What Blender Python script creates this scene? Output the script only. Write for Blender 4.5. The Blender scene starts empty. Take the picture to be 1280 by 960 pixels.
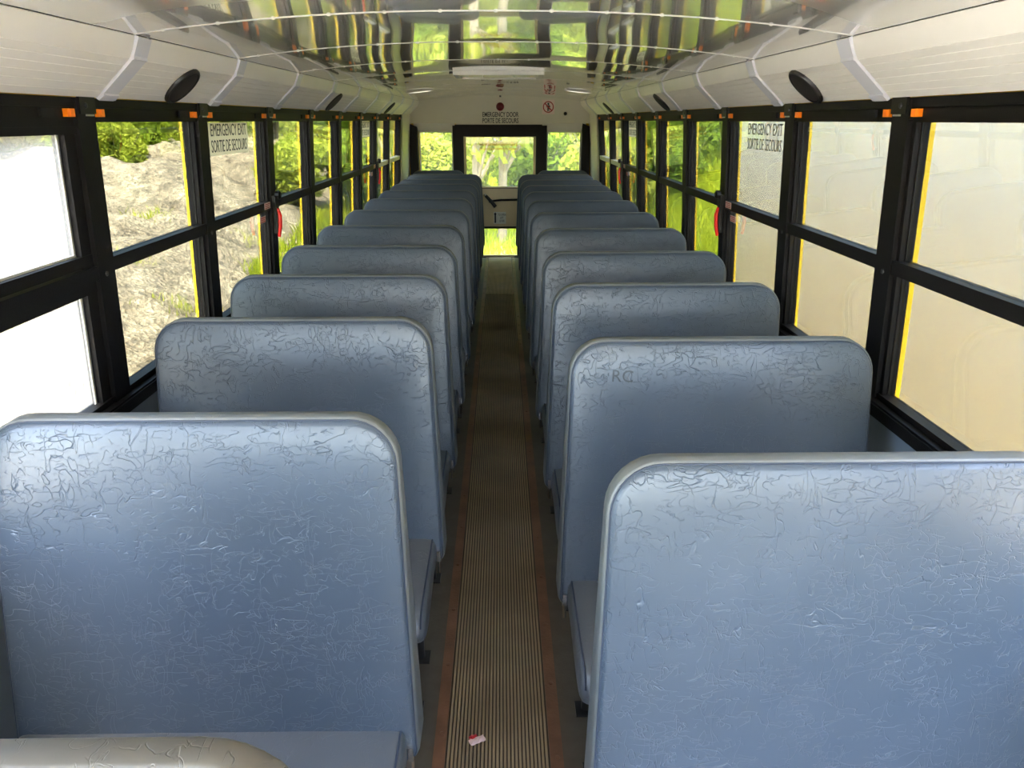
import bpy, bmesh, math, random
import numpy as np
from mathutils import Vector, Matrix, Euler

random.seed(7)
C = bpy.context.scene.collection
PI = math.pi

# ------------------------------------------------------------------ camera, sky, sun, exposure
CAM_F = 887.0
PITCH = math.atan(330 / CAM_F)
YAW = math.atan(14 * math.cos(PITCH) / CAM_F)
cam_data = bpy.data.cameras.new('camera')
cam_data.sensor_width = 36.0
cam_data.lens = CAM_F / 1280 * 36.0
cam_data.clip_start = 0.02
cam_data.clip_end = 400
camera = bpy.data.objects.new('camera', cam_data)
C.objects.link(camera)
camera.location = (0, 0, 1.74)
camera.rotation_euler = (PI / 2 - PITCH, 0, -YAW)
bpy.context.scene.camera = camera

SUN_ELEV, SUN_AZ = math.radians(62), math.radians(185)      # azimuth from +Y (bus rear) towards +X
world = bpy.data.worlds.new('sky')
bpy.context.scene.world = world
world.use_nodes = True
wn = world.node_tree.nodes
wl = world.node_tree.links
wn.clear()
sky = wn.new('ShaderNodeTexSky')
sky.sky_type = 'NISHITA'
sky.sun_disc = False
sky.sun_elevation = SUN_ELEV
sky.sun_rotation = SUN_AZ
sky.air_density = 1.0
sky.dust_density = 2.5
sky.ozone_density = 1.0
bgn = wn.new('ShaderNodeBackground')
bgn.inputs['Strength'].default_value = 0.32
wo = wn.new('ShaderNodeOutputWorld')
wl.new(sky.outputs[0], bgn.inputs[0])
wl.new(bgn.outputs[0], wo.inputs[0])

sun_data = bpy.data.lights.new('sun', 'SUN')
sun_data.energy = 3.2
sun_data.angle = math.radians(2.0)
sun_data.color = (1.0, 0.95, 0.86)
sun = bpy.data.objects.new('sun', sun_data)
C.objects.link(sun)
sd = Vector((math.sin(SUN_AZ) * math.cos(SUN_ELEV), math.cos(SUN_AZ) * math.cos(SUN_ELEV), math.sin(SUN_ELEV)))
sun.rotation_euler = sd.to_track_quat('Z', 'Y').to_euler()
sun.location = sd * 60

vs = bpy.context.scene.view_settings
vs.view_transform = 'Standard'
vs.look = 'None'
vs.exposure = 4.0
vs.gamma = 1.0
vs.use_curve_mapping = False
cy = bpy.context.scene.cycles
cy.max_bounces = 14
cy.diffuse_bounces = 8
cy.glossy_bounces = 6
cy.transmission_bounces = 8
cy.transparent_max_bounces = 24
cy.caustics_reflective = False
cy.caustics_refractive = False
cy.sample_clamp_indirect = 8.0

# ------------------------------------------------------------------ materials
def srgb(r, g, b):
    f = lambda c: (c / 255 / 12.92) if c / 255 <= 0.04045 else ((c / 255 + 0.055) / 1.055) ** 2.4
    return (f(r), f(g), f(b), 1.0)

def new_mat(name):
    m = bpy.data.materials.new(name)
    m.use_nodes = True
    n = m.node_tree.nodes
    b = n.get('Principled BSDF')
    return m, n, m.node_tree.links, b

def plain(name, col, rough=0.5, metal=0.0, coat=0.0, spec=0.5, var=0.0, vscale=8.0, bump=0.0, bscale=60.0):
    m, n, l, b = new_mat(name)
    b.inputs['Base Color'].default_value = col
    b.inputs['Roughness'].default_value = rough
    b.inputs['Metallic'].default_value = metal
    b.inputs['Specular IOR Level'].default_value = spec
    if coat:
        b.inputs['Coat Weight'].default_value = coat
        b.inputs['Coat Roughness'].default_value = 0.03
        b.inputs['Coat IOR'].default_value = 2.0 if name.startswith('glossy') else 1.5
    tc = n.new('ShaderNodeTexCoord')
    if var:
        nz = n.new('ShaderNodeTexNoise')
        nz.inputs['Scale'].default_value = vscale
        nz.inputs['Detail'].default_value = 5
        l.new(tc.outputs['Object'], nz.inputs['Vector'])
        mx = n.new('ShaderNodeMix')
        mx.data_type = 'RGBA'
        mx.inputs[6].default_value = tuple(c * (1 - var) for c in col[:3]) + (1,)
        mx.inputs[7].default_value = tuple(min(1, c * (1 + var)) for c in col[:3]) + (1,)
        l.new(nz.outputs['Fac'], mx.inputs[0])
        l.new(mx.outputs[2], b.inputs['Base Color'])
    if bump:
        nz2 = n.new('ShaderNodeTexNoise')
        nz2.inputs['Scale'].default_value = bscale
        nz2.inputs['Detail'].default_value = 3
        l.new(tc.outputs['Object'], nz2.inputs['Vector'])
        bp = n.new('ShaderNodeBump')
        bp.inputs['Strength'].default_value = bump
        bp.inputs['Distance'].default_value = 0.003
        l.new(nz2.outputs['Fac'], bp.inputs['Height'])
        l.new(bp.outputs['Normal'], b.inputs['Normal'])
    return m

def vinyl(name, c0, c1, rough, crease):
    m, n, l, b = new_mat(name)
    tc = n.new('ShaderNodeTexCoord')
    oi = n.new('ShaderNodeObjectInfo')
    add = n.new('ShaderNodeVectorMath'); add.operation = 'MULTIPLY_ADD'
    cmb = n.new('ShaderNodeCombineXYZ')
    for i in range(3):
        l.new(oi.outputs['Random'], cmb.inputs[i])
    l.new(cmb.outputs[0], add.inputs[0])
    add.inputs[1].default_value = (13.0, 7.0, 9.0)
    l.new(tc.outputs['Object'], add.inputs[2])
    hs = []
    for sc, rot, st, w in ((15, 0.6, (1.0, 1, 2.4), 0.016), (17, -0.7, (2.3, 1, 0.9), 0.016), (30, 0.1, (1.0, 1, 1.9), 0.022)):
        mp = n.new('ShaderNodeMapping')
        mp.inputs['Rotation'].default_value = (0, rot, 0)
        mp.inputs['Scale'].default_value = st
        l.new(add.outputs[0], mp.inputs['Vector'])
        vo = n.new('ShaderNodeTexNoise'); vo.inputs['Scale'].default_value = sc; vo.inputs['Detail'].default_value = 1.5
        vo.inputs['Distortion'].default_value = 0.8
        l.new(mp.outputs[0], vo.inputs['Vector'])
        sb = n.new('ShaderNodeMath'); sb.operation = 'SUBTRACT'; sb.inputs[1].default_value = 0.5
        l.new(vo.outputs['Fac'], sb.inputs[0])
        ab = n.new('ShaderNodeMath'); ab.operation = 'ABSOLUTE'; l.new(sb.outputs[0], ab.inputs[0])
        mr = n.new('ShaderNodeMapRange'); mr.interpolation_type = 'SMOOTHSTEP'
        mr.inputs['From Min'].default_value = 0.0; mr.inputs['From Max'].default_value = w
        mr.inputs['To Min'].default_value = 1.0; mr.inputs['To Max'].default_value = 0.0
        l.new(ab.outputs[0], mr.inputs['Value'])
        nm = n.new('ShaderNodeTexNoise'); nm.inputs['Scale'].default_value = sc * 0.55; nm.inputs['Detail'].default_value = 2
        l.new(mp.outputs[0], nm.inputs['Vector'])
        mk = n.new('ShaderNodeMapRange'); mk.interpolation_type = 'SMOOTHSTEP'
        mk.inputs['From Min'].default_value = 0.46; mk.inputs['From Max'].default_value = 0.58
        l.new(nm.outputs['Fac'], mk.inputs['Value'])
        mu = n.new('ShaderNodeMath'); mu.operation = 'MULTIPLY'
        l.new(mr.outputs[0], mu.inputs[0]); l.new(mk.outputs[0], mu.inputs[1])
        hs.append(mu)
    a1 = n.new('ShaderNodeMath'); a1.operation = 'ADD'; l.new(hs[0].outputs[0], a1.inputs[0]); l.new(hs[1].outputs[0], a1.inputs[1])
    a2 = n.new('ShaderNodeMath'); a2.operation = 'MULTIPLY_ADD'; l.new(hs[2].outputs[0], a2.inputs[0]); a2.inputs[1].default_value = 0.5; l.new(a1.outputs[0], a2.inputs[2])
    big = n.new('ShaderNodeTexNoise'); big.inputs['Scale'].default_value = 3.0; big.inputs['Detail'].default_value = 1
    l.new(add.outputs[0], big.inputs['Vector'])
    a3 = n.new('ShaderNodeMath'); a3.operation = 'MULTIPLY_ADD'; l.new(big.outputs['Fac'], a3.inputs[0]); a3.inputs[1].default_value = 6.0; l.new(a2.outputs[0], a3.inputs[2])
    bp = n.new('ShaderNodeBump'); bp.inputs['Strength'].default_value = crease; bp.inputs['Distance'].default_value = 0.0022
    bp.invert = True
    l.new(a3.outputs[0], bp.inputs['Height'])
    l.new(bp.outputs['Normal'], b.inputs['Normal'])
    nz = n.new('ShaderNodeTexNoise'); nz.inputs['Scale'].default_value = 2.2; nz.inputs['Detail'].default_value = 6
    l.new(add.outputs[0], nz.inputs['Vector'])
    cr = n.new('ShaderNodeMapRange'); cr.inputs['From Min'].default_value = 0.35; cr.inputs['From Max'].default_value = 0.65
    l.new(nz.outputs['Fac'], cr.inputs['Value'])
    mx = n.new('ShaderNodeMix'); mx.data_type = 'RGBA'
    mx.inputs[6].default_value = c0; mx.inputs[7].default_value = c1
    l.new(cr.outputs[0], mx.inputs[0])
    l.new(mx.outputs[2], b.inputs['Base Color'])
    b.inputs['Roughness'].default_value = rough
    b.inputs['Specular IOR Level'].default_value = 0.55
    return m

def glass(name, tint, dirt=0.0, dirt_col=(0.8, 0.78, 0.72, 1), gloss=1.0):
    m, n, l, b = new_mat(name)
    n.remove(b)
    out = n['Material Output']
    tr = n.new('ShaderNodeBsdfTransparent'); tr.inputs[0].default_value = tint
    gl = n.new('ShaderNodeBsdfGlossy'); gl.inputs['Roughness'].default_value = 0.0; gl.inputs[0].default_value = (1, 1, 1, 1)
    fr = n.new('ShaderNodeFresnel'); fr.inputs['IOR'].default_value = 1.5
    geo = n.new('ShaderNodeNewGeometry')      # same reflectance on both faces of the thin pane
    ior = n.new('ShaderNodeMapRange'); ior.inputs['To Min'].default_value = 1.5; ior.inputs['To Max'].default_value = 1 / 1.5
    l.new(geo.outputs['Backfacing'], ior.inputs['Value']); l.new(ior.outputs[0], fr.inputs['IOR'])
    ms = n.new('ShaderNodeMath'); ms.operation = 'MULTIPLY'; ms.inputs[1].default_value = gloss
    l.new(fr.outputs[0], ms.inputs[0])
    mx = n.new('ShaderNodeMixShader')
    l.new(ms.outputs[0], mx.inputs[0]); l.new(tr.outputs[0], mx.inputs[1]); l.new(gl.outputs[0], mx.inputs[2])
    last = mx
    if dirt:
        df = n.new('ShaderNodeBsdfTranslucent'); df.inputs[0].default_value = dirt_col
        tc = n.new('ShaderNodeTexCoord')
        nz = n.new('ShaderNodeTexNoise'); nz.inputs['Scale'].default_value = 5; nz.inputs['Detail'].default_value = 6
        l.new(tc.outputs['Object'], nz.inputs['Vector'])
        mr = n.new('ShaderNodeMapRange'); mr.inputs['From Min'].default_value = 0.3; mr.inputs['From Max'].default_value = 0.7
        mr.inputs['To Min'].default_value = dirt * 0.75; mr.inputs['To Max'].default_value = dirt
        l.new(nz.outputs['Fac'], mr.inputs['Value'])
        m2 = n.new('ShaderNodeMixShader')
        l.new(mr.outputs[0], m2.inputs[0]); l.new(mx.outputs[0], m2.inputs[1]); l.new(df.outputs[0], m2.inputs[2])
        last = m2
    l.new(last.outputs[0], out.inputs[0])
    return m

def leaf_mat(name, c0, c1, trans=0.45):
    m, n, l, b = new_mat(name)
    n.remove(b)
    out = n['Material Output']
    tc = n.new('ShaderNodeTexCoord')
    geo = n.new('ShaderNodeNewGeometry')
    oi = n.new('ShaderNodeObjectInfo')
    nz = n.new('ShaderNodeTexNoise'); nz.inputs['Scale'].default_value = 0.8; nz.inputs['Detail'].default_value = 2
    l.new(geo.outputs['Position'], nz.inputs['Vector'])
    ad = n.new('ShaderNodeMath'); ad.operation = 'MULTIPLY_ADD'; ad.inputs[1].default_value = 0.55
    l.new(geo.outputs['Random Per Island'], ad.inputs[0])
    sc = n.new('ShaderNodeMath'); sc.operation = 'MULTIPLY_ADD'; sc.inputs[1].default_value = 1.2; sc.inputs[2].default_value = -0.38
    l.new(nz.outputs['Fac'], sc.inputs[0]); l.new(sc.outputs[0], ad.inputs[2])
    mx = n.new('ShaderNodeMix'); mx.data_type = 'RGBA'
    mx.inputs[6].default_value = c0; mx.inputs[7].default_value = c1
    l.new(ad.outputs[0], mx.inputs[0])
    d = n.new('ShaderNodeBsdfDiffuse'); t = n.new('ShaderNodeBsdfTranslucent')
    l.new(mx.outputs[2], d.inputs[0]); l.new(mx.outputs[2], t.inputs[0])
    ms = n.new('ShaderNodeMixShader'); ms.inputs[0].default_value = trans
    l.new(d.outputs[0], ms.inputs[1]); l.new(t.outputs[0], ms.inputs[2])
    l.new(ms.outputs[0], out.inputs[0])
    return m

M = {}
M['vinyl'] = vinyl('blue_vinyl', (0.046, 0.062, 0.085, 1), (0.058, 0.075, 0.098, 1), 0.36, 0.62)
M['cushion'] = vinyl('grey_blue_vinyl', (0.078, 0.086, 0.096, 1), (0.095, 0.103, 0.112, 1), 0.38, 0.3)
M['welt'] = vinyl('reflection_tinted_vinyl', (0.105, 0.112, 0.112, 1), (0.130, 0.135, 0.130, 1), 0.45, 0.15)  # grey edge band; lighter olive of the ceiling reflection put into its colour
M['barrier'] = vinyl('windscreen_lit_vinyl', (0.075, 0.069, 0.060, 1), (0.102, 0.092, 0.078, 1), 0.42, 0.6)  # same upholstery as the seats, warm windscreen light painted into the colour
M['seam'] = plain('dark_blue_seam', (0.022, 0.032, 0.055, 1), 0.6)
M['black'] = plain('black_paint', (0.0060, 0.0050, 0.0052, 1), 0.5, spec=0.2, var=0.2, bump=0.15, bscale=220)
M['black_gloss'] = plain('black_edge', (0.007, 0.006, 0.006, 1), 0.35, spec=0.3)
M['groove'] = plain('black_groove', (0.003, 0.003, 0.003, 1), 0.7)
M['alu'] = plain('aluminium', (0.55, 0.55, 0.55, 1), 0.35, metal=0.9)
M['orange'] = plain('orange_plastic', srgb(250, 130, 15), 0.35)
M['yellow'] = plain('yellow_paint', srgb(255, 214, 20), 0.35, coat=0.3)
M['ceiling'] = plain('glossy_white_steel', (0.84, 0.81, 0.75, 1), 0.10, coat=1.0, spec=0.9)
M['cove'] = plain('cream_white_steel', (0.86, 0.82, 0.76, 1), 0.35, var=0.05, vscale=6)
M['strip'] = plain('pale_lavender_trim', (0.70, 0.695, 0.75, 1), 0.3)
M['seamline'] = plain('white_seam', (0.70, 0.68, 0.64, 1), 0.3)
M['cream'] = plain('cream_wall', (0.76, 0.73, 0.63, 1), 0.4, var=0.05)
M['reveal'] = plain('pale_reveal', (0.82, 0.78, 0.72, 1), 0.5)
M['tan'] = plain('tan_door', (0.76, 0.61, 0.37, 1), 0.4, var=0.06)
M['lowerwall'] = plain('grey_blue_wall', (0.20, 0.24, 0.30, 1), 0.4, var=0.08)
M['rubber'] = plain('dark_floor_rubber', (0.085, 0.073, 0.055, 1), 0.6, var=0.35, vscale=14, bump=0.3)
M['rib'] = plain('brown_rib_rubber', (0.300, 0.235, 0.150, 1), 0.75, spec=0.15, var=0.4, vscale=5)
M['rib_pale'] = plain('pale_lit_rib_rubber', (0.72, 0.57, 0.34, 1), 0.8, spec=0.1, var=0.3, vscale=5)  # paler far mat piece, with light from the door glass added to its colour
M['ribbase'] = plain('dark_rib_base', (0.040, 0.028, 0.017, 1), 0.7)
M['rust'] = plain('rusty_strip', (0.160, 0.076, 0.040, 1), 0.5, var=0.6, vscale=10, bump=0.4, bscale=120)
M['steel'] = plain('dark_steel', (0.03, 0.03, 0.032, 1), 0.4, metal=0.5)
M['chrome'] = plain('bright_steel', (0.6, 0.6, 0.6, 1), 0.25, metal=1.0)
M['speaker'] = plain('speaker_mesh', (0.018, 0.015, 0.013, 1), 0.6, bump=0.8, bscale=400)
M['speaker_rim'] = plain('speaker_rim', (0.012, 0.010, 0.009, 1), 0.4)
M['red'] = plain('red_plastic', srgb(225, 30, 25), 0.3)
M['darkred'] = plain('dark_red_lens', srgb(120, 15, 15), 0.2)
M['sticker'] = plain('white_sticker', (0.78, 0.76, 0.68, 1), 0.45)
M['pinksticker'] = plain('pale_pink_sticker', (0.72, 0.55, 0.50, 1), 0.45)
M['signplate'] = plain('pink_white_plate', (0.90, 0.74, 0.69, 1), 0.35)
M['ink'] = plain('black_ink', (0.010, 0.010, 0.010, 1), 0.5)
M['pen'] = plain('faded_pen', (0.018, 0.024, 0.032, 1), 0.5)
M['redink'] = plain('red_ink', srgb(170, 40, 35), 0.5)
M['yelink'] = plain('yellow_decal', srgb(215, 170, 60), 0.5)
M['paper_red'] = plain('wrapper_red', srgb(190, 40, 45), 0.35)
M['paper_white'] = plain('wrapper_white', srgb(215, 190, 190), 0.35)
M['glass'] = glass('tinted_glass', (0.385, 0.395, 0.365, 1))
M['glass_front'] = glass('front_glass', (0.95, 0.96, 0.95, 1))
M['glass_dirty'] = glass('dusty_glass', (0.50, 0.50, 0.48, 1), dirt=0.11)
def film_mat(nm='white_film', dc=(0.80, 0.78, 0.70, 1), tcol=(0.90, 0.86, 0.70, 1)):
    m, n, l, b = new_mat(nm); n.remove(b)
    d = n.new('ShaderNodeBsdfDiffuse'); t = n.new('ShaderNodeBsdfTranslucent')
    d.inputs[0].default_value = dc; t.inputs[0].default_value = tcol
    ms = n.new('ShaderNodeMixShader'); ms.inputs[0].default_value = 0.65
    l.new(d.outputs[0], ms.inputs[1]); l.new(t.outputs[0], ms.inputs[2]); l.new(ms.outputs[0], n['Material Output'].inputs[0])
    return m
M['film'] = film_mat()
M['yelink'] = film_mat('yellow_film', (0.75, 0.50, 0.12, 1), (0.85, 0.62, 0.20, 1))
M['glass_clear'] = glass('clear_glass', (0.95, 0.96, 0.95, 1))
M['glass_rear'] = glass('rear_glass', (0.60, 0.61, 0.55, 1), dirt=0.04)
M['trailer'] = plain('trailer_white', (0.74, 0.72, 0.68, 1), 0.4, var=0.03, vscale=1.2)
M['lamp_lens'] = plain('lit_lens', (0.8, 0.8, 0.75, 1), 0.3)
M['lamp_lens'].node_tree.nodes['Principled BSDF'].inputs['Emission Color'].default_value = (1, 0.95, 0.82, 1)
M['lamp_lens'].node_tree.nodes['Principled BSDF'].inputs['Emission Strength'].default_value = 0.06
M['tyre'] = plain('tyre_rubber', (0.02, 0.02, 0.02, 1), 0.8)
M['leaf_a'] = leaf_mat('leaf_fresh', (0.070, 0.150, 0.012, 1), (0.340, 0.430, 0.045, 1))
M['leaf_b'] = leaf_mat('leaf_mid', (0.045, 0.110, 0.014, 1), (0.220, 0.330, 0.040, 1))
M['leaf_c'] = leaf_mat('leaf_yellow', (0.170, 0.250, 0.025, 1), (0.520, 0.540, 0.080, 1))
M['grass'] = leaf_mat('grass_blade', (0.24, 0.34, 0.015, 1), (0.62, 0.66, 0.05, 1), 0.5)
M['bark'] = plain('bark_grey', (0.16, 0.13, 0.10, 1), 0.9, var=0.4, vscale=10, bump=0.8, bscale=30)
M['bark_pale'] = plain('bark_pale', (0.30, 0.24, 0.185, 1), 0.9, var=0.2, vscale=8)
M['bark_dark'] = plain('bark_dark', (0.035, 0.035, 0.025, 1), 0.9, var=0.3, vscale=8)

def gravel_mat():
    m, n, l, b = new_mat('gravel')
    geo = n.new('ShaderNodeNewGeometry')
    n1 = n.new('ShaderNodeTexNoise'); n1.inputs['Scale'].default_value = 2.2; n1.inputs['Detail'].default_value = 12; n1.inputs['Roughness'].default_value = 0.72
    n2 = n.new('ShaderNodeTexVoronoi'); n2.inputs['Scale'].default_value = 16
    n3 = n.new('ShaderNodeTexNoise'); n3.inputs['Scale'].default_value = 30; n3.inputs['Detail'].default_value = 4
    for k in (n1, n2, n3):
        l.new(geo.outputs['Position'], k.inputs['Vector'])
    r = n.new('ShaderNodeValToRGB')
    r.color_ramp.elements[0].position = 0.35; r.color_ramp.elements[0].color = (0.135, 0.104, 0.068, 1)
    r.color_ramp.elements[1].position = 0.62; r.color_ramp.elements[1].color = (0.50, 0.415, 0.28, 1)
    l.new(n1.outputs['Fac'], r.inputs[0])
    mx = n.new('ShaderNodeMix'); mx.data_type = 'RGBA'; mx.blend_type = 'MULTIPLY'; mx.inputs[0].default_value = 0.8
    r2 = n.new('ShaderNodeMapRange'); r2.inputs['To Min'].default_value = 0.35; r2.inputs['To Max'].default_value = 1.3
    l.new(n2.outputs['Color'], r2.inputs['Value'])
    l.new(r.outputs[0], mx.inputs[6]); l.new(r2.outputs[0], mx.inputs[7])
    l.new(mx.outputs[2], b.inputs['Base Color'])
    b.inputs['Roughness'].default_value = 0.95
    ad = n.new('ShaderNodeMath'); ad.operation = 'ADD'
    l.new(n2.outputs['Distance'], ad.inputs[0]); l.new(n3.outputs['Fac'], ad.inputs[1])
    bp = n.new('ShaderNodeBump'); bp.inputs['Strength'].default_value = 0.9; bp.inputs['Distance'].default_value = 0.06
    l.new(ad.outputs[0], bp.inputs['Height']); l.new(bp.outputs['Normal'], b.inputs['Normal'])
    return m
M['gravel'] = gravel_mat()
M['bounce_ground'] = plain('pale_bounce_ground', (0.58, 0.54, 0.46, 1), 0.95, var=0.2, vscale=2, bump=0.4, bscale=25)  # unseen ground, made pale to bounce light onto the ceiling
M['turf'] = plain('turf_soil', (0.18, 0.25, 0.03, 1), 0.95, var=0.4, vscale=1.5, bump=0.6, bscale=20)

# ------------------------------------------------------------------ helpers
class MB:
    """collects simple shapes into one mesh"""
    def __init__(self):
        self.v = []; self.f = []; self.mi = []
    def add(self, vs_, fs_, mi=0):
        o = len(self.v)
        self.v += [tuple(p) for p in vs_]
        self.f += [tuple(i + o for i in f) for f in fs_]
        self.mi += [mi] * len(fs_)
        return self
    def box(self, x0, x1, y0, y1, z0, z1, fn=None, mi=0):
        p = [(x0, y0, z0), (x1, y0, z0), (x1, y1, z0), (x0, y1, z0), (x0, y0, z1), (x1, y0, z1), (x1, y1, z1), (x0, y1, z1)]
        if fn: p = [fn(*q) for q in p]
        return self.add(p, [(0, 3, 2, 1), (4, 5, 6, 7), (0, 1, 5, 4), (1, 2, 6, 5), (2, 3, 7, 6), (3, 0, 4, 7)], mi)
    def tube(self, pts, r, n=8, closed=False, mi=0):
        pts = [Vector(p) for p in pts]
        N = len(pts); rs = r if isinstance(r, (list, tuple)) else [r] * N
        vs_ = []; prev = None
        for i, p in enumerate(pts):
            if closed: d = pts[(i + 1) % N] - pts[i - 1]
            else: d = pts[min(i + 1, N - 1)] - pts[max(i - 1, 0)]
            d.normalize()
            if prev is None:
                a = d.cross(Vector((0, 0, 1)))
                if a.length < 0.1: a = d.cross(Vector((1, 0, 0)))
                a.normalize()
            else:
                a = prev - d * prev.dot(d); a.normalize()
            prev = a; b = d.cross(a)
            for k in range(n):
                t = 2 * PI * k / n
                vs_.append(p + (a * math.cos(t) + b * math.sin(t)) * rs[i])
        fs_ = []
        for i in range(N if closed else N - 1):
            for k in range(n):
                j = (i + 1) % N
                fs_.append((i * n + k, i * n + (k + 1) % n, j * n + (k + 1) % n, j * n + k))
        if not closed:
            fs_.append(tuple(range(n - 1, -1, -1))); fs_.append(tuple((N - 1) * n + k for k in range(n)))
        return self.add(vs_, fs_, mi)
    def lathe(self, prof, n=24, mat4=None, mi=0):
        vs_ = []; fs_ = []
        for (r, h) in prof:
            for k in range(n):
                t = 2 * PI * k / n
                p = Vector((r * math.cos(t), r * math.sin(t), h))
                vs_.append(mat4 @ p if mat4 else p)
        for i in range(len(prof) - 1):
            for k in range(n):
                fs_.append((i * n + k, i * n + (k + 1) % n, (i + 1) * n + (k + 1) % n, (i + 1) * n + k))
        fs_.append(tuple(range(n - 1, -1, -1))); fs_.append(tuple((len(prof) - 1) * n + k for k in range(n)))
        return self.add(vs_, fs_, mi)
    def rings(self, rings, cap0=True, cap1=True, mi=0):
        n = len(rings[0]); vs_ = [p for r in rings for p in r]; fs_ = []
        for i in range(len(rings) - 1):
            for k in range(n):
                fs_.append((i * n + k, i * n + (k + 1) % n, (i + 1) * n + (k + 1) % n, (i + 1) * n + k))
        if cap0: fs_.append(tuple(range(n - 1, -1, -1)))
        if cap1: fs_.append(tuple((len(rings) - 1) * n + k for k in range(n)))
        return self.add(vs_, fs_, mi)
    def mesh(self, name, mats, smooth=False, fix=True):
        me = bpy.data.meshes.new(name)
        me.from_pydata([tuple(p) for p in self.v], [], self.f)
        for m in (mats if isinstance(mats, (list, tuple)) else [mats]):
            me.materials.append(M[m])
        me.polygons.foreach_set('material_index', self.mi)
        if fix:
            bm = bmesh.new(); bm.from_mesh(me)
            bmesh.ops.recalc_face_normals(bm, faces=bm.faces)
            bm.to_mesh(me); bm.free()
        if smooth:
            me.polygons.foreach_set('use_smooth', [True] * len(me.polygons))
            if smooth != 'all':
                me.set_sharp_from_angle(angle=math.radians(smooth if smooth is not True else 40))
        me.update()
        return me

def obj(name, me, parent=None, loc=None):
    o = bpy.data.objects.new(name, me); C.objects.link(o)
    if parent: o.parent = parent
    if loc: o.location = loc
    return o

def part(name, mb, mats, parent=None, smooth=False, loc=None, kind=None):
    o = obj(name, mb.mesh(name, mats, smooth), parent, loc)
    if kind: o['kind'] = kind
    return o

def empty(name, loc=(0, 0, 0)):
    o = bpy.data.objects.new(name, None); C.objects.link(o); o.location = loc
    o.empty_display_size = 0.1
    return o

def tag(o, label, cat, group=None):
    o['label'] = label; o['category'] = cat
    if group: o['group'] = group
    return o

def struct(o):
    o['kind'] = 'structure'; return o

def dup(root, loc):
    r = root.copy(); C.objects.link(r); r.location = loc
    for ch in list(root.children):
        c = ch.copy(); C.objects.link(c); c.parent = r
        for g in ch.children:
            d = g.copy(); C.objects.link(d); d.parent = c
    return r

def text_mesh(name, body, size, mat, xs=1.0, depth=0.0004, align='CENTER', space=1.0, bold=0.0):
    cu = bpy.data.curves.new(name, 'FONT')
    cu.body = body; cu.size = size; cu.extrude = depth; cu.align_x = align; cu.align_y = 'CENTER'
    cu.resolution_u = 3; cu.space_line = space; cu.offset = bold
    o = bpy.data.objects.new(name, cu); C.objects.link(o)
    bpy.context.view_layer.update()
    me = bpy.data.meshes.new_from_object(o.evaluated_get(bpy.context.evaluated_depsgraph_get()))
    bpy.data.objects.remove(o); bpy.data.curves.remove(cu)
    me.transform(Matrix.Diagonal((xs, 1, 1, 1)))
    me.materials.clear(); me.materials.append(M[mat]); me.name = name
    return me

# ------------------------------------------------------------------ dimensions
XC = -0.012                       # bus centre line
Y0, Y1 = -1.75, 9.55              # front end, rear wall
POSTS = [2.137, 2.962, 3.815, 4.645, 5.475, 6.295, 7.085, 7.900, 8.790]
FRONT_POSTS = [-0.42, 0.43, 1.285]
PW = 0.048                        # half width of a post
Z_SILL, Z_RAIL, Z_HEAD, Z_COVE = 0.915, 1.328, 1.735, 1.798
GROUND = -0.95

def XW(z):                        # half width of the bus at height z (side walls lean inwards)
    return 1.143 + 0.065 * (1.77 - z)

def wallfn(s):                    # (n, y, z): n metres outwards from the inner face of side s
    return lambda n, y, z: (XC + s * (XW(z) + n), y, z)

# ------------------------------------------------------------------ floor
floor = struct(empty('floor', (0, 0, 0)))
part('rubber_sheet', MB().box(XC - 1.24, XC + 1.24, Y0, Y1 + 0.06, -0.05, 0.0), 'rubber', floor)
MX0, MX1 = -0.168, 0.130
def ribbed(y0, y1):
    mb = MB()
    mb.box(MX0 - 0.003, MX1 + 0.003, y0, y1, 0.0, 0.003, mi=1)
    n = 27; p = (MX1 - MX0) / n
    for i in range(n):
        a = MX0 + i * p + p * 0.17; b = a + p * 0.66
        mb.add([(a, y0, .003), (a + .001, y0, .0075), (b - .001, y0, .0075), (b, y0, .003), (a, y1, .003), (a + .001, y1, .0075), (b - .001, y1, .0075), (b, y1, .003)],
               [(0, 1, 5, 4), (1, 2, 6, 5), (2, 3, 7, 6), (0, 3, 2, 1), (4, 5, 6, 7)])
    return mb
part('ribbed_aisle_mat', ribbed(Y0 + 0.9, 7.40), ['rib', 'ribbase'], floor, kind='stuff')
part('ribbed_aisle_mat', ribbed(7.412, Y1 + 0.02), ['rib_pale', 'ribbase'], floor, kind='stuff')
for x0, x1 in ((-0.207, MX0 - 0.004), (MX1 + 0.004, 0.172)):
    o = part('edge_strip', MB().box(x0, x1, Y0 + 0.9, Y1 + 0.02, 0.0, 0.006), 'rust', floor)
    sc = MB().lathe([(0.0075, 0), (0.0075, 0.0015), (0.005, 0.003), (0.002, 0.003)], 10).mesh('screw', 'rust')
    k = 0
    y = 1.35 if x0 < 0 else 1.55
    while y < Y1:
        obj('screw', sc, o, ((x0 + x1) / 2 + 0.002, y, 0.006)); y += 0.29
part('door_sill', MB().box(-0.5, 0.47, Y1 + 0.02, Y1 + 0.07, -0.02, 0.012), 'steel', floor)

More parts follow.
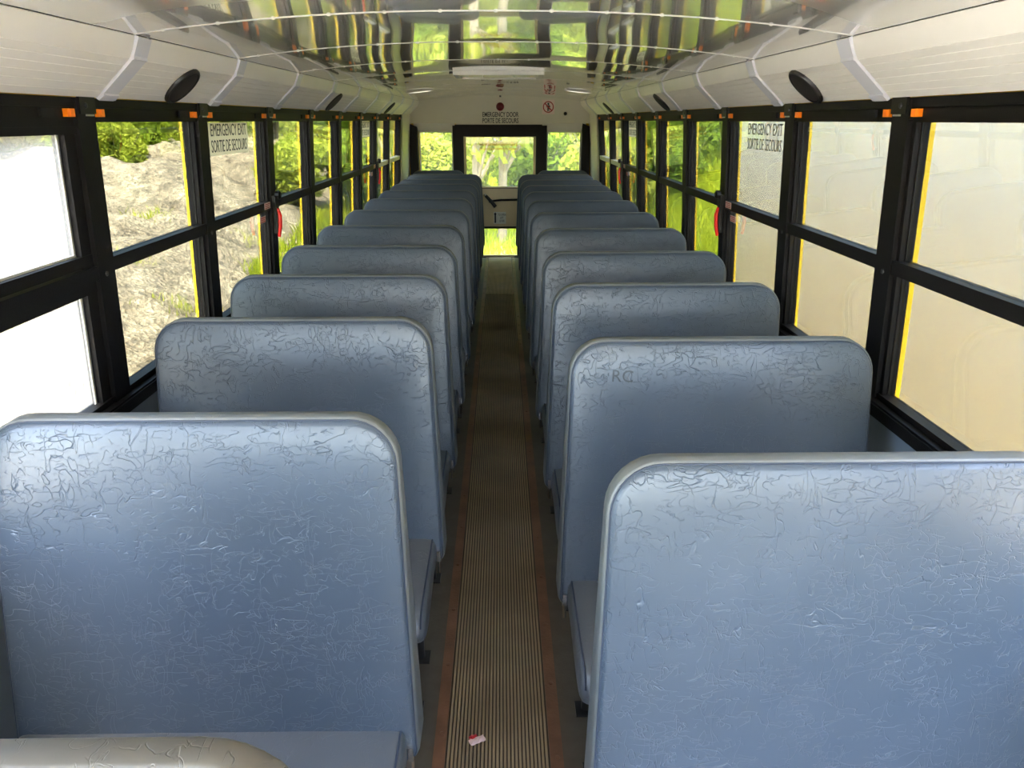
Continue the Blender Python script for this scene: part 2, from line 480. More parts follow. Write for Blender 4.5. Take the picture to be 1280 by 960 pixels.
# ------------------------------------------------------------------ side walls and windows
yellow_done = []
def side(s, nm, wn0):
    fn = wallfn(s)
    wall = struct(empty('wall_' + nm, (XC + s * 1.2, 4, 0)))
    wl_ = Vector(wall.location)
    def put(name, mb, mats, smooth=False, parent=wall, kind=None):
        o = part(name, mb, mats, None, smooth)
        o.parent = parent
        o.matrix_parent_inverse = Matrix.Translation(-Vector(wall.location)) if parent is wall else Matrix()
        if kind: o['kind'] = kind
        return o
    allp = FRONT_POSTS + POSTS
    # lower wall panels with a recessed joint at every post
    ys = [Y0] + allp + [Y1 + 0.1]
    for a, b in zip(ys[:-1], ys[1:]):
        put('wall_panel', MB().box(-0.003, 0.04, a + 0.002, b - 0.002, 0.0, Z_SILL - 0.03, fn), 'lowerwall')
        rv = MB()
        for t in range(4):
            yy = a + (b - a) * (t + 0.5) / 4
            rv.lathe([(0.006, 0), (0.005, 0.002), (0.002, 0.003)], 8,
                     Matrix.Translation(fn(-0.003, yy, Z_SILL - 0.055)) @ Matrix.Rotation(-s * PI / 2, 4, 'Y'))
        put('rivet_row', rv, 'lowerwall', True, kind='stuff')
    # outside skin of the bus, yellow: below the sills, above the windows, pillars
    put('outer_skin', MB().box(0.075, 0.09, Y0 - 0.2, Y1 + 0.12, -0.35, Z_SILL - 0.03, fn)
        .box(0.075, 0.09, Y0 - 0.2, Y1 + 0.12, Z_HEAD + 0.02, 1.9, fn), 'yellow')
    put('sill_ledge', MB().box(-0.018, 0.075, Y0, Y1 - 0.5, Z_SILL - 0.035, Z_SILL - 0.006, fn)
        .box(-0.024, -0.012, Y0, Y1 - 0.5, Z_SILL - 0.05, Z_SILL - 0.012, fn), 'black')
    # posts
    for i, y in enumerate(allp):
        mb = MB()
        mb.box(0.0, 0.065, y - PW, y + 0.010, Z_SILL - 0.02, Z_COVE, fn)
        mb.box(0.003, 0.065, y + 0.014, y + PW, Z_SILL - 0.02, Z_COVE, fn)
        mb.box(0.012, 0.06, y + 0.009, y + 0.015, Z_SILL - 0.02, Z_COVE, fn)
        po = put('window_post', mb, 'black')
        br = MB().box(-0.004, 0.004, y - 0.036, y + 0.044, Z_COVE - 0.042, Z_COVE + 0.002, fn)
        put('bracket', br, 'black_gloss', parent=po)
        for z in (Z_RAIL - 0.02, Z_COVE - 0.02):
            put('screw', MB().lathe([(0.008, 0), (0.007, 0.003), (0.003, 0.005)], 10,
                Matrix.Translation(fn(-0.004 if z > 1.6 else 0, y - 0.008, z)) @ Matrix.Rotation(-s * PI / 2, 4, 'Y')), 'steel', True, parent=po)
        put('bracket_edge', MB().box(-0.005, 0.004, y - 0.006, y + 0.03, Z_COVE - 0.048, Z_COVE - 0.043, fn), 'alu', parent=po)
        put('outer_pillar', MB().box(0.068, 0.088, y + (0.004 if s < 0 and i == 3 else {3: -0.034, 4: -0.018, 5: -0.006}.get(i, 0.0)), y + 0.062, Z_SILL - 0.03, Z_HEAD + 0.03, fn), 'yellow')
    # pale corner pillar at the rear
    put('corner_pillar', MB().box(-0.012, 0.07, POSTS[-1] + PW + 0.004, Y1 + 0.1, Z_SILL - 0.3, Z_COVE + 0.05, fn), 'cream')
    put('outer_pillar', MB().box(0.071, 0.088, POSTS[-1] + 0.06, Y1 + 0.12, Z_SILL - 0.03, Z_HEAD + 0.03, fn), 'yellow')
    # windows
    edges = [Y0 + 0.12] + allp
    k = wn0
    for i, (a, b) in enumerate(zip(edges[:-1], edges[1:])):
        w = struct(empty('window_%d' % k, (XC + s * 1.17, (a + b) / 2, Z_SILL))); k += 1
        y0 = a + PW + 0.001; y1 = b - PW - 0.001
        pi_ = len(FRONT_POSTS)
        idx = i - pi_            # 0: window before the second pillar seen in the picture
        drop = (s < 0 and idx == 0)
        emer = idx in (2, 6)
        rear = idx >= 7
        pin = Matrix.Translation(-Vector(w.location))
        def wp(name, mb, mats, smooth=False, parent=w, kind=None):
            o = part(name, mb, mats, None, smooth); o.parent = parent
            if parent is w: o.matrix_parent_inverse = pin
            if kind: o['kind'] = kind
            return o
        zh = Z_HEAD if not drop else 1.703
        h = MB().box(0.006, 0.06, y0, y1, Z_HEAD + 0.038, Z_COVE, fn).box(0.012, 0.06, y0, y1, zh, Z_HEAD + 0.034, fn).box(0.001, 0.02, y0, y1, Z_HEAD + 0.006, Z_HEAD + 0.010, fn).box(0.020, 0.06, y0, y1, Z_HEAD + 0.030, Z_HEAD + 0.042, fn)
        h.box(0.006, 0.03, y0, y1, Z_HEAD - 0.001 if not drop else zh, Z_HEAD + 0.004 if not drop else zh + 0.02, fn)
        head = wp('header', h, 'black')
        # sash frames: stiles, mid rail, bottom rail
        st = 0.016 if not drop else 0.05
        for yy0, yy1 in ((y0, y0 + st), (y1 - st, y1)):
            mb = MB().box(0.014, 0.03, yy0, yy1, Z_SILL - 0.006, zh, fn)
            c = (yy0 + yy1) / 2
            mb.box(0.034, 0.05, yy0, yy1, Z_SILL - 0.006, zh, fn)
            wp('stile', mb, 'black')
            e = yy1 if yy0 == y0 else yy0
            wp('edge_bead', MB().box(0.0300, 0.0340, e - 0.0045, e + 0.0045, Z_SILL, zh, fn), 'alu' if drop else 'black_gloss')
        rz0, rz1 = (Z_RAIL - 0.021, Z_RAIL + 0.021) if not drop else (1.262, 1.374)
        rm = MB().box(0.004, 0.05, y0, y1, rz0, rz1, fn)
        if drop:
            rm = MB().box(0.012, 0.05, y0, y1, rz0, rz0 + 0.032, fn).box(0.0, 0.05, y0, y1, rz0 + 0.036, rz1 - 0.036, fn).box(0.012, 0.05, y0, y1, rz1 - 0.032, rz1, fn)
        wp('mid_rail', rm, 'cream' if rear else 'black')
        wp('bottom_rail', MB().box(0.006, 0.05, y0, y1, Z_SILL - 0.006, Z_SILL + 0.012, fn), 'black')
        if drop:   # bright rubber edge of the dusty front sash
            wp('glass_edge', MB().box(0.030, 0.034, y1 - 0.06, y1 - 0.052, rz1, zh, fn).box(0.030, 0.034, y1 - 0.062, y1 - 0.052, Z_SILL, rz0, fn)
               .box(0.030, 0.034, y0 + .05, y1 - 0.05, rz1, rz1 + 0.006, fn), 'sticker')
        gm = 'glass_dirty' if drop else ('glass' if idx >= 0 else 'glass_front')
        wp('upper_pane', MB().box(0.030, 0.0345, y0 + 0.004, y1 - 0.004, rz1, zh, fn), gm)
        wp('lower_pane', MB().box(0.040, 0.0445, y0 + 0.004, y1 - 0.004, Z_SILL + 0.01, rz0, fn), gm)
        # orange latch tabs and the black slots beside them
        tabm = 'sticker' if (s > 0 and idx in (5,)) else 'orange'
        for q, yy in enumerate((y0 + 0.010, y1 - 0.010 - 0.036)):
            t = MB().box(-0.001, 0.012, yy, yy + 0.036, Z_HEAD + 0.013, Z_HEAD + 0.034, fn)
            t.box(-0.003, -0.001, yy + 0.013, yy + 0.023, Z_HEAD + 0.015, Z_HEAD + 0.032, fn)
            wp('latch_tab', t, 'orange', parent=w)
        ys_ = y1 - 0.155 if s < 0 else y0 + 0.10
        wp('latch_slot', MB().box(0.003, 0.011, ys_, ys_ + 0.055, Z_HEAD + 0.012, Z_HEAD + 0.034, fn), 'groove')
        if emer:
            # emergency window: black hinge plate and red pull handle on the far post side
            yb = b
            hp = MB().box(-0.018, 0.0, yb - 0.042, yb + 0.02, 1.315, 1.375, fn).box(-0.02, 0.0, yb - 0.03, yb + 0.012, 1.18, 1.325, fn)
            hp.lathe([(0.022, 0), (0.022, 0.02), (0.012, 0.026)], 12, Matrix.Translation(fn(-0.014, yb - 0.012, 1.375)) @ Matrix.Rotation(-s * PI / 2, 4, 'Y'))
            wp('latch_plate', hp, 'black_gloss')
            pts = [fn(-0.022, yb - 0.020, 1.310), fn(-0.034, yb - 0.024, 1.275), fn(-0.034, yb - 0.026, 1.22), fn(-0.026, yb - 0.028, 1.165)]
            wp('release_handle', MB().tube(pts, [0.007, 0.010, 0.010, 0.008], 8), 'red', True)
            for zz, nn in ((1.332, 0.0035), (1.262, 0.0295)):
                sk = wp('release_sticker', MB().box(nn - 0.001, nn, y1 - 0.105, y1 - 0.012, zz - 0.016, zz + 0.016, fn), 'pinksticker')
                ln = MB()
                for q in range(3):
                    ln.box(nn - 0.0016, nn - 0.001, y1 - 0.098, y1 - 0.02 - 0.012 * (q % 2), zz + 0.008 - q * 0.009 - 0.0018, zz + 0.008 - q * 0.009 + 0.0018, fn)
                wp('red_print', ln, 'redink', parent=sk)
            # exit sticker lettering on the upper pane, reads from inside
            c = (y0 + y1) / 2 - 0.075
            stw = 0.235
            if s > 0 and idx == 2:      # letters straight on the glass
                base = w
            else:
                base = wp('exit_sticker', MB().box(0.0285, 0.0297, c - stw, c + stw, 1.600, 1.730, fn), 'film')
            for zt, body in ((1.698, 'EMERGENCY EXIT'), (1.634, 'SORTIE DE SECOURS')):
                tm = text_mesh('lettering', body, 0.070, 'ink', 0.62)
                w_ = max(v.co.x for v in tm.vertices) - min(v.co.x for v in tm.vertices)
                tm.transform(Matrix.Diagonal((0.43 / w_, 1, 1, 1)))
                rot = Matrix(((0, 0, -s), (-s, 0, 0), (0, 1, 0))).to_4x4()   # text x -> along the wall, y -> up, z -> into the bus
                tl = math.atan(0.065)
                o = obj('exit_lettering', tm); o.parent = base
                tilt = Matrix.Rotation(-s * tl, 4, 'Y')
                o.matrix_local = (pin if base is w else Matrix()) @ Matrix.Translation(fn(0.0280, c, zt)) @ tilt @ rot
    # cove above the windows: panels, joint strips
    prof = [(XW(Z_COVE), Z_COVE), (XW(Z_COVE) - 0.004, Z_COVE + 0.004)]
    P0, P1, P2 = (1.140, 1.800), (1.028, 1.902), (1.003, 1.960)
    pr = []
    for t in range(6):               # five boards with small steps
        f0 = t / 6.0; f1 = (t + 1) / 6.0
        for q, f_ in enumerate((f0, f1 - 0.015)):
            x = P0[0] + (P1[0] - P0[0]) * f_; z = P0[1] + (P1[1] - P0[1]) * f_
            pr.append((x, z))
        x = P0[0] + (P1[0] - P0[0]) * (f1 - 0.008); z = P0[1] + (P1[1] - P0[1]) * (f1 - 0.008)
        pr.append((x + 0.0022, z + 0.0022))
    pr += [P1, ((P1[0] * .6 + P2[0] * .4) - 0.003, P1[1] * .6 + P2[1] * .4), P2, (P2[0] + 0.02, P2[1] + 0.012)]
    cuts = [Y0] + [p + 0.06 for p in FRONT_POSTS] + [p + 0.065 for p in POSTS] + [Y1]
    for i, (a, b) in enumerate(zip(cuts[:-1], cuts[1:])):
        mb = MB()
        r0 = [(XC + s * x, a + 0.003, z) for x, z in pr]; r1 = [(XC + s * x, b - 0.003, z) for x, z in pr]
        n = len(pr)
        mb.add(r0 + r1, [(q, q + 1, n + q + 1, n + q) for q in range(n - 1)])
        back = [(XC + s * (x + 0.012), a + 0.003, z + 0.012) for x, z in (pr[0], P1, P2)] + [(XC + s * (x + 0.012), b - 0.003, z + 0.012) for x, z in (pr[0], P1, P2)]
        mb.add(back, [(0, 1, 4, 3), (1, 2, 5, 4)])
        put('cove_panel', mb, 'cove', 25)
    for p in cuts[1:-1]:
        mb = MB()
        sp = [(1.140 - .004, 1.792), (1.128, 1.803), (1.022, 1.898), (1.016, 1.900), (1.016, 1.908), (0.994, 1.956)]
        w2 = 0.040
        yy = p + 0.04
        r0 = [(XC + s * x, yy - w2, z) for x, z in sp]; r1 = [(XC + s * x, yy + w2, z) for x, z in sp]
        r2 = [(XC + s * (x + 0.01), yy - w2, z + 0.008) for x, z in sp]; r3 = [(XC + s * (x + 0.01), yy + w2, z + 0.008) for x, z in sp]
        n = len(sp)
        mb.add(r0 + r1 + r2 + r3, [(q, q + 1, n + q + 1, n + q) for q in range(n - 1)] + [(q, q + 1, 2 * n + q + 1, 2 * n + q) for q in range(n - 1)] + [(n + q, n + q + 1, 3 * n + q + 1, 3 * n + q) for q in range(n - 1)])
        js = put('joint_strip', mb, 'strip')
        lip = MB().box(0, 0, 0, 0, 0, 0)
        lip = MB().add([(XC + s * x, y_, z) for y_ in (yy - w2 - .004, yy + w2 + .004) for x, z in ((1.136, 1.797), (1.120, 1.811), (1.117, 1.806), (1.133, 1.793))],
                       [(0, 1, 5, 4), (1, 2, 6, 5), (2, 3, 7, 6), (3, 0, 4, 7), (0, 3, 2, 1), (4, 5, 6, 7)])
        put('strip_foot', lip, 'strip', parent=js)
    put('joint_gap', MB().box(0, 1, Y0, Y1, 0, 1, lambda u, y, v: (XC + s * (0.998 + 0.03 * u), y, 1.962 + 0.02 * v)), 'groove')
    return wall

wall_left = side(-1, 'left', 1)
wall_right = side(1, 'right', 13)

# ------------------------------------------------------------------ ceiling
ceiling = struct(empty('ceiling', (0, 0, 2.02)))
cin = Matrix.Translation((0, 0, -2.02))
CE, CZ, CD = 0.998, 2.022, 0.060
def arch(u): return CZ - CD * abs(u) ** 2.3
bows = [Y0] + [p + 0.06 for p in FRONT_POSTS] + [p + 0.05 for p in POSTS[:]] + [Y1]
rnd = random.Random(3)
for a, b in zip(bows[:-1], bows[1:]):
    nx, ny = 40, 14
    v = []; f = []
    ph = rnd.random() * 6
    A = 0.0006 + 0.0006 * rnd.random()
    for j in range(ny + 1):
        t = j / ny
        for i in range(nx + 1):
            u = -1 + 2 * i / nx
            e = math.sin(PI * t) * (1 - u ** 6)
            z = arch(u) - A * e - 0.0034 * math.sin(PI * t) * math.sin(4.6 * u + ph) * (1 - u * u)
            v.append((XC + u * CE, a + 0.001 + (b - a - 0.002) * t, z))
    for j in range(ny):
        for i in range(nx):
            q = j * (nx + 1) + i
            f.append((q, q + nx + 1, q + nx + 2, q + 1))
    mb = MB(); mb.add(v, f)
    me = mb.mesh('ceiling_panel', 'ceiling', 'all', fix=False)
    o = obj('ceiling_panel', me, ceiling); o.matrix_parent_inverse = cin
for y in bows[1:-1]:
    mb = MB(); n = 40
    for w in (1,):
        vv = []
        for i in range(n + 1):
            u = -1 + 2 * i / n; z = arch(u); x = XC + u * CE
            vv += [(x, y - 0.006, z + 0.001), (x, y - 0.005, z - 0.0015), (x, y + 0.005, z - 0.0015), (x, y + 0.006, z + 0.001)]
        mb.add(vv, [(4 * i + k, 4 * i + k + 1, 4 * i + 5 + k, 4 * i + 4 + k) for i in range(n) for k in range(3)])
    o = part('seam_strip', mb, 'seamline', ceiling); o.matrix_parent_inverse = cin
    rv = MB()
    for u in np.linspace(-0.92, 0.92, 13):
        rv.lathe([(0.006, 0), (0.005, 0.002), (0.002, 0.003)], 8, Matrix.Translation((XC + u * CE, y, arch(u) - 0.0015)) @ Matrix.Rotation(PI, 4, 'X'))
    o2 = part('rivet_row', rv, 'seamline', o, True, kind='stuff')
# outer roof shell
rf = MB(); pts = []
for i in range(25):
    t = PI * i / 24
    pts.append((XC - 1.245 * math.cos(t) if abs(math.cos(t)) < 1 else XC - 1.245 * math.cos(t), 1.84 + 0.34 * math.sin(t) ** 0.8 if 0 < i < 24 else 1.84))
rf.add([(x, y, z) for y in (Y0 - 0.25, Y1 + 0.13) for x, z in pts], [(i, i + 1, 25 + i + 1, 25 + i) for i in range(24)])
roof = part('roof', rf, 'yellow', None, True); struct(roof)
# roof hatch near the middle of the bus
hatch = tag(empty('roof_hatch', (-0.012, 4.98, 2.02)), 'white rectangular emergency hatch frame set in the glossy ceiling', 'hatch')
hf = MB(); hx, hy = 0.28, 0.255
zf = lambda x, y: 2.012
for x0, x1, y0, y1 in ((-hx, hx, -hy, -hy + 0.03), (-hx, hx, hy - 0.03, hy), (-hx, -hx + 0.03, -hy + .03, hy - .03), (hx - 0.03, hx, -hy + .03, hy - .03)):
    hf.box(x0, x1, y0, y1, -0.022, 0.004)
part('hatch_frame', hf, 'seamline', hatch)
part('hatch_lid', MB().box(-hx + .031, hx - .031, -hy + .031, hy - .031, -0.012, 0.0), 'cove', hatch)
part('hatch_handle', MB().tube([(-0.1, 0, -0.012), (-0.1, 0, -0.03), (0.1, 0, -0.03), (0.1, 0, -0.012)], 0.006, 8), 'seamline', hatch, True)

# ------------------------------------------------------------------ rear wall, rear windows and emergency door
wr = struct(empty('wall_rear', (XC, Y1, 0)))
win_ = Matrix.Translation((-XC, -Y1, 0))
def rp(name, mb, mats, smooth=False, parent=wr, inv=None):
    o = part(name, mb, mats, None, smooth); o.parent = parent
    if parent is wr: o.matrix_parent_inverse = win_
    elif inv is not None: o.matrix_parent_inverse = inv
    return o
DX0, DX1 = -0.475, 0.445           # door
mb = MB()
# header: polygon under the arch
top = [(XC + u * 1.0, arch(u) + 0.01) for u in np.linspace(-1, 1, 21)]
zb = 1.70
poly = [(XC - 1.17, zb), (XC - 1.17, 1.80)] + top + [(XC + 1.17, 1.80), (XC + 1.17, zb)]
n = len(poly)
mb.add([(x, Y1, z) for x, z in poly] + [(x, Y1 + 0.03, z) for x, z in poly], [tuple(range(n)), tuple(range(2 * n - 1, n - 1, -1))] + [(i, (i + 1) % n, n + (i + 1) % n, n + i) for i in range(n)])
mb.box(-0.57, 0.56, Y1 + 0.001, Y1 + 0.028, 1.67, zb + 0.01)
rp('header_panel', mb, 'cream')
for s, (a, b) in ((-1, (-1.105, -0.585)), (1, (0.560, 1.080))):
    lo, hi = (a, b)
    # splayed top reveal
    rp('top_reveal', MB().add([(lo, Y1, 1.70), (hi, Y1, 1.70), (hi - .01, Y1 + 0.10, 1.605), (lo + .01, Y1 + 0.10, 1.605), (lo, Y1 + .1, 1.70), (hi, Y1 + .1, 1.70)],
       [(0, 1, 2, 3), (3, 2, 5, 4), (0, 3, 4), (1, 5, 2)]), 'reveal')
    rp('lower_panel', MB().box(min(lo, hi) - 0.08, max(lo, hi) + 0.03, Y1, Y1 + 0.03, 0.0, 0.96), 'cream')
    rp('bottom_reveal', MB().box(lo, hi, Y1 + .03, Y1 + 0.1, 0.92, 0.96), 'reveal')
    # black jambs
    out = (-1.165, -1.06) if s < 0 else (1.035, 1.14)
    rp('side_jamb', MB().add([(out[0], Y1 - .002, .9), (out[1], Y1 - .002, .9), (out[0], Y1 + .12, .9), (out[1], Y1 + .12, .9),
                              (out[0], Y1 - .002, 1.70), (out[1], Y1 - .002, 1.66), (out[0], Y1 + .12, 1.70), (out[1], Y1 + .12, 1.62)],
       [(0, 1, 5, 4), (2, 3, 7, 6), (0, 2, 6, 4), (1, 3, 7, 5), (4, 5, 7, 6), (0, 1, 3, 2)]), 'black')
    inn = (-0.612, DX0 - 0.003) if s < 0 else (DX1 + 0.003, 0.585)
    rp('door_post', MB().box(inn[0], inn[1], Y1 - 0.012, Y1 + 0.12, 0.0, 1.675), 'black')
    w = struct(empty('window_%d' % (25 if s < 0 else 26), ((lo + hi) / 2, Y1 + 0.1, 1.3)))
    wi = Matrix.Translation(-Vector(w.location))
    g0, g1 = (-1.052, -0.613) if s < 0 else (0.586, 1.034)
    fr = MB()
    for x0, x1, z0, z1 in ((g0, g1, 1.59, 1.615), (g0, g1, .95, .975), (g0, g0 + .016, .975, 1.59), (g1 - .016, g1, .975, 1.59)):
        fr.box(x0, x1, Y1 + 0.085, Y1 + 0.105, z0, z1)
    rp('window_frame', fr, 'sticker', parent=w, inv=wi)
    rp('pane', MB().box(g0 + .014, g1 - .014, Y1 + 0.093, Y1 + 0.097, .97, 1.595), 'glass_rear', parent=w, inv=wi)
rp('outer_skin', MB().box(XC - 1.26, g0 - 1.62, Y1 + 0.12, Y1 + 0.14, -0.35, 1.9).box(g1 - .005, XC + 1.26, Y1 + 0.12, Y1 + 0.14, -0.35, 1.9)
   .box(XC - 1.26, XC + 1.26, Y1 + 0.12, Y1 + 0.14, 1.62, 2.15).box(-1.06, DX0, Y1 + 0.12, Y1 + 0.14, -0.35, .95).box(DX1, 1.04, Y1 + 0.12, Y1 + 0.14, -0.35, .95), 'yellow')
rp('door_header', MB().box(-0.578, 0.518, Y1 - 0.085, Y1 + 0.01, 1.560, 1.686).box(-0.568, 0.508, Y1 - 0.075, Y1 + 0.02, 1.545, 1.565), 'black')

door = struct(empty('door_1', (DX0, Y1 + 0.04, 0)))
di = Matrix.Translation(-Vector(door.location))
def dp(name, mb, mats, smooth=False, parent=door):
    o = part(name, mb, mats, None, smooth); o.parent = parent
    if parent is door: o.matrix_parent_inverse = di
    return o
yd0, yd1 = Y1 + 0.025, Y1 + 0.07
UG = (-0.447, 0.417, 0.925, 1.535); LG = (-0.30, 0.27, 0.03, 0.392)
fr = MB()
fr.box(DX0, UG[0], yd0, yd1, 0.02, 1.56).box(UG[1], DX1, yd0, yd1, 0.02, 1.56).box(UG[0], UG[1], yd0, yd1, UG[3], 1.56)
fr.box(UG[0], UG[1], yd0 - 0.008, yd1, UG[2] - 0.02, UG[2])
fr.box(UG[0], LG[0], yd0, yd1, 0.02, LG[3]).box(LG[1], UG[1], yd0, yd1, 0.02, LG[3]).box(LG[0], LG[1], yd0, yd1, 0.012, LG[2])
dp('door_frame', fr, 'tan')
dp('door_panel', MB().box(UG[0], UG[1], yd0 + 0.006, yd1, LG[3], UG[2] - 0.02), 'tan')
dp('pane_gasket', MB().box(LG[0], LG[1], yd0 - .004, yd0 + .02, LG[3] - .006, LG[3] + 0.02).box(UG[0], UG[1], yd0 - 0.010, yd0 + .01, UG[2] - 0.024, UG[2] - 0.018), 'black')
dp('upper_pane', MB().box(UG[0], UG[1], yd0 + 0.02, yd0 + 0.025, UG[2], UG[3]), 'glass_rear')
dp('lower_pane', MB().box(LG[0], LG[1], yd0 + 0.02, yd0 + 0.025, LG[2], LG[3]), 'glass_rear')
lv = MB().tube([(-0.203, yd0 - 0.035, 0.815), (-0.135, yd0 - 0.035, 0.745), (-0.075, yd0 - 0.03, 0.672)], [0.020, 0.022, 0.026], 10)
lv.tube([(-0.14, yd0 - 0.035, 0.745), (-0.14, yd0 + 0.01, 0.745)], 0.025, 10)
hd = dp('latch_handle', lv, 'black_gloss', True)
dp('handle_tip', MB().tube([(-0.222, yd0 - 0.035, 0.834), (-0.198, yd0 - 0.035, 0.810)], 0.018, 10), 'chrome', True, hd)
dp('latch_bar', MB().tube([(-0.14, yd0 - 0.012, 0.742), (0.0, yd0 - 0.012, 0.758), (0.40, yd0 - 0.012, 0.762)], 0.013, 8), 'black_gloss', True)
sk = dp('door_sticker', MB().box(-0.101, 0.062, yd0 + 0.003, yd0 + 0.0055, 0.447, 0.602), 'sticker')
ar = MB().box(-0.09, -0.07, yd0 + 0.0022, yd0 + 0.003, 0.46, 0.575)
ar.add([(-0.1, yd0 + .0022, .57), (-0.06, yd0 + .0022, .57), (-0.08, yd0 + .0022, .598), (-0.1, yd0 + .003, .57), (-0.06, yd0 + .003, .57), (-0.08, yd0 + .003, .598)], [(0, 1, 2), (3, 5, 4), (0, 3, 4, 1), (1, 4, 5, 2), (2, 5, 3, 0)])
dp('printed_arrow', ar, 'ink', parent=sk)
RX = Matrix.Rotation(PI / 2, 4, 'X')
tm = text_mesh('print', 'TO OPEN\nLIFT\nLEVER', 0.040, 'ink', 0.62)
o = obj('door_lettering', tm, sk); o.matrix_local = Matrix.Translation((0.008, yd0 + 0.0022, 0.525)) @ RX
# amber decal on the upper pane, seen from behind: two rows of strokes
dc = MB(); rr = random.Random(5)
for row, (z0, z1, x0, x1) in enumerate(((1.425, 1.480, -0.275, 0.215), (1.375, 1.405, -0.275, 0.215))):
    x = x0
    while x < x1:
        w_ = rr.uniform(0.008, 0.016); dc.box(x, x + w_, yd0 + 0.026, yd0 + 0.0265, z0 + rr.uniform(0, .006), z1); x += w_ + rr.uniform(0.006, 0.012)
dp('glass_decal', dc, 'yelink')

# words over the door
lt = tag(empty('emergency_door_lettering', (-0.005, Y1, 1.781)), 'black EMERGENCY DOOR and PORTE DE SECOURS lettering above the rear door', 'lettering')
for z, body in ((0.036, 'EMERGENCY DOOR'), (-0.036, 'PORTE DE SECOURS')):
    tm = text_mesh('words', body, 0.080, 'ink', 0.62, bold=0.0015)
    w_ = max(v.co.x for v in tm.vertices) - min(v.co.x for v in tm.vertices)
    tm.transform(Matrix.Diagonal((0.455 / w_, 1, 1, 1)))
    o = obj('word_line', tm, lt); o.matrix_local = Matrix.Translation((0, -0.0008, z - 0.015)) @ RX
lamp = tag(empty('warning_lamp', (-0.008, Y1, 1.897)), 'small round dark red lamp on the rear wall above the door lettering', 'lamp')
part('lamp_rim', MB().lathe([(0.050, 0), (0.050, 0.010), (0.042, 0.014)], 24, RX), 'darkred', lamp, True)
part('lens', MB().lathe([(0.041, 0.012), (0.036, 0.022), (0.02, 0.030), (0.004, 0.032)], 24, RX), 'darkred', lamp, True)
hk = tag(empty('coat_hook', (-0.006, Y1, 2.02)), 'small black hook at the ceiling edge above the red lamp', 'hook')
part('hook_plate', MB().box(-0.012, 0.012, -0.006, 0, -0.012, 0.02), 'ink', hk)
part('hook_arm', MB().tube([(0, -.004, 0.01), (0, -0.03, 0.0), (0, -0.035, 0.018)], 0.006, 8), 'ink', hk, True)
# no-standing sign
sg = tag(empty('prohibition_sign', (0.597, Y1, 1.893)), 'square white sign with a red ring and slash over a black figure', 'sign')
part('sign_plate', MB().box(-0.078, 0.078, -0.003, 0, -0.085, 0.085), 'signplate', sg)
rg = MB(); N = 40
for r0, r1 in ((0.056, 0.068),):
    vv = []
    for k in range(N):
        t = 2 * PI * k / N
        vv += [(r0 * math.cos(t), -0.0042, r0 * math.sin(t)), (r1 * math.cos(t), -0.0042, r1 * math.sin(t)), (r1 * math.cos(t), -0.003, r1 * math.sin(t))]
    rg.add(vv, [(3 * k, 3 * k + 1, 3 * ((k + 1) % N) + 1, 3 * ((k + 1) % N)) for k in range(N)] + [(3 * k + 1, 3 * k + 2, 3 * ((k + 1) % N) + 2, 3 * ((k + 1) % N) + 1) for k in range(N)])
q = 0.042
rg.add([(-q - .005, -.0046, q - .005), (-q + .005, -.0046, q + .005), (q + .005, -.0046, -q + .005), (q - .005, -.0046, -q - .005)], [(0, 1, 2, 3)])
part('red_ring', rg, 'redink', sg)
fg = MB()
fg.lathe([(0.013, 0.0), (0.013, 0.001)], 14, Matrix.Translation((0.0, -0.003, 0.036)) @ RX)
figp = [(-.02, .02), (.02, .02), (.026, -.006), (.018, -.004), (.012, .006), (.012, -.05), (.003, -.05), (0, -.018), (-.003, -.05), (-.012, -.05), (-.012, .006), (-.018, -.004), (-.026, -.006)]
nf = len(figp)
fg.add([(x, -.004, z) for x, z in figp] + [(x, -.003, z) for x, z in figp], [tuple(range(nf))] + [(i, (i + 1) % nf, nf + (i + 1) % nf, nf + i) for i in range(nf)])
part('black_figure', fg, 'ink', sg)
kb = tag(empty('wall_plug', (0.812, Y1, 1.815)), 'small round black plug in the rear wall right of the sign', 'plug')
part('plug_cap', MB().lathe([(0.021, 0), (0.021, 0.006), (0.015, 0.010), (0.004, 0.011)], 18, RX), 'ink', kb, True)

# ------------------------------------------------------------------ front end (behind the camera): windscreen frame
wf = struct(empty('wall_front', (XC, Y0, 0)))
wfi = Matrix.Translation((-XC, -Y0, 0))
for nm_, mb, mt in (('dash_panel', MB().box(XC - 1.2, XC + 1.2, Y0 - 0.05, Y0, 0, 1.12), 'black'),  # unseen; raised to keep light off the lower front seats
                    ('windscreen_header', MB().box(XC - 1.2, XC + 1.2, Y0 - 0.05, Y0, 1.86, 2.12), 'cove'),
                    ('windscreen_post', MB().box(XC - 0.03, XC + 0.03, Y0 - 0.05, Y0, 1.12, 1.86), 'black'),
                    ('windscreen_pane', MB().box(XC - 1.2, XC + 1.2, Y0 - 0.03, Y0 - 0.025, 1.12, 1.86), 'glass_clear')):
    o = part(nm_, mb, mt); o.parent = wf; o.matrix_parent_inverse = wfi

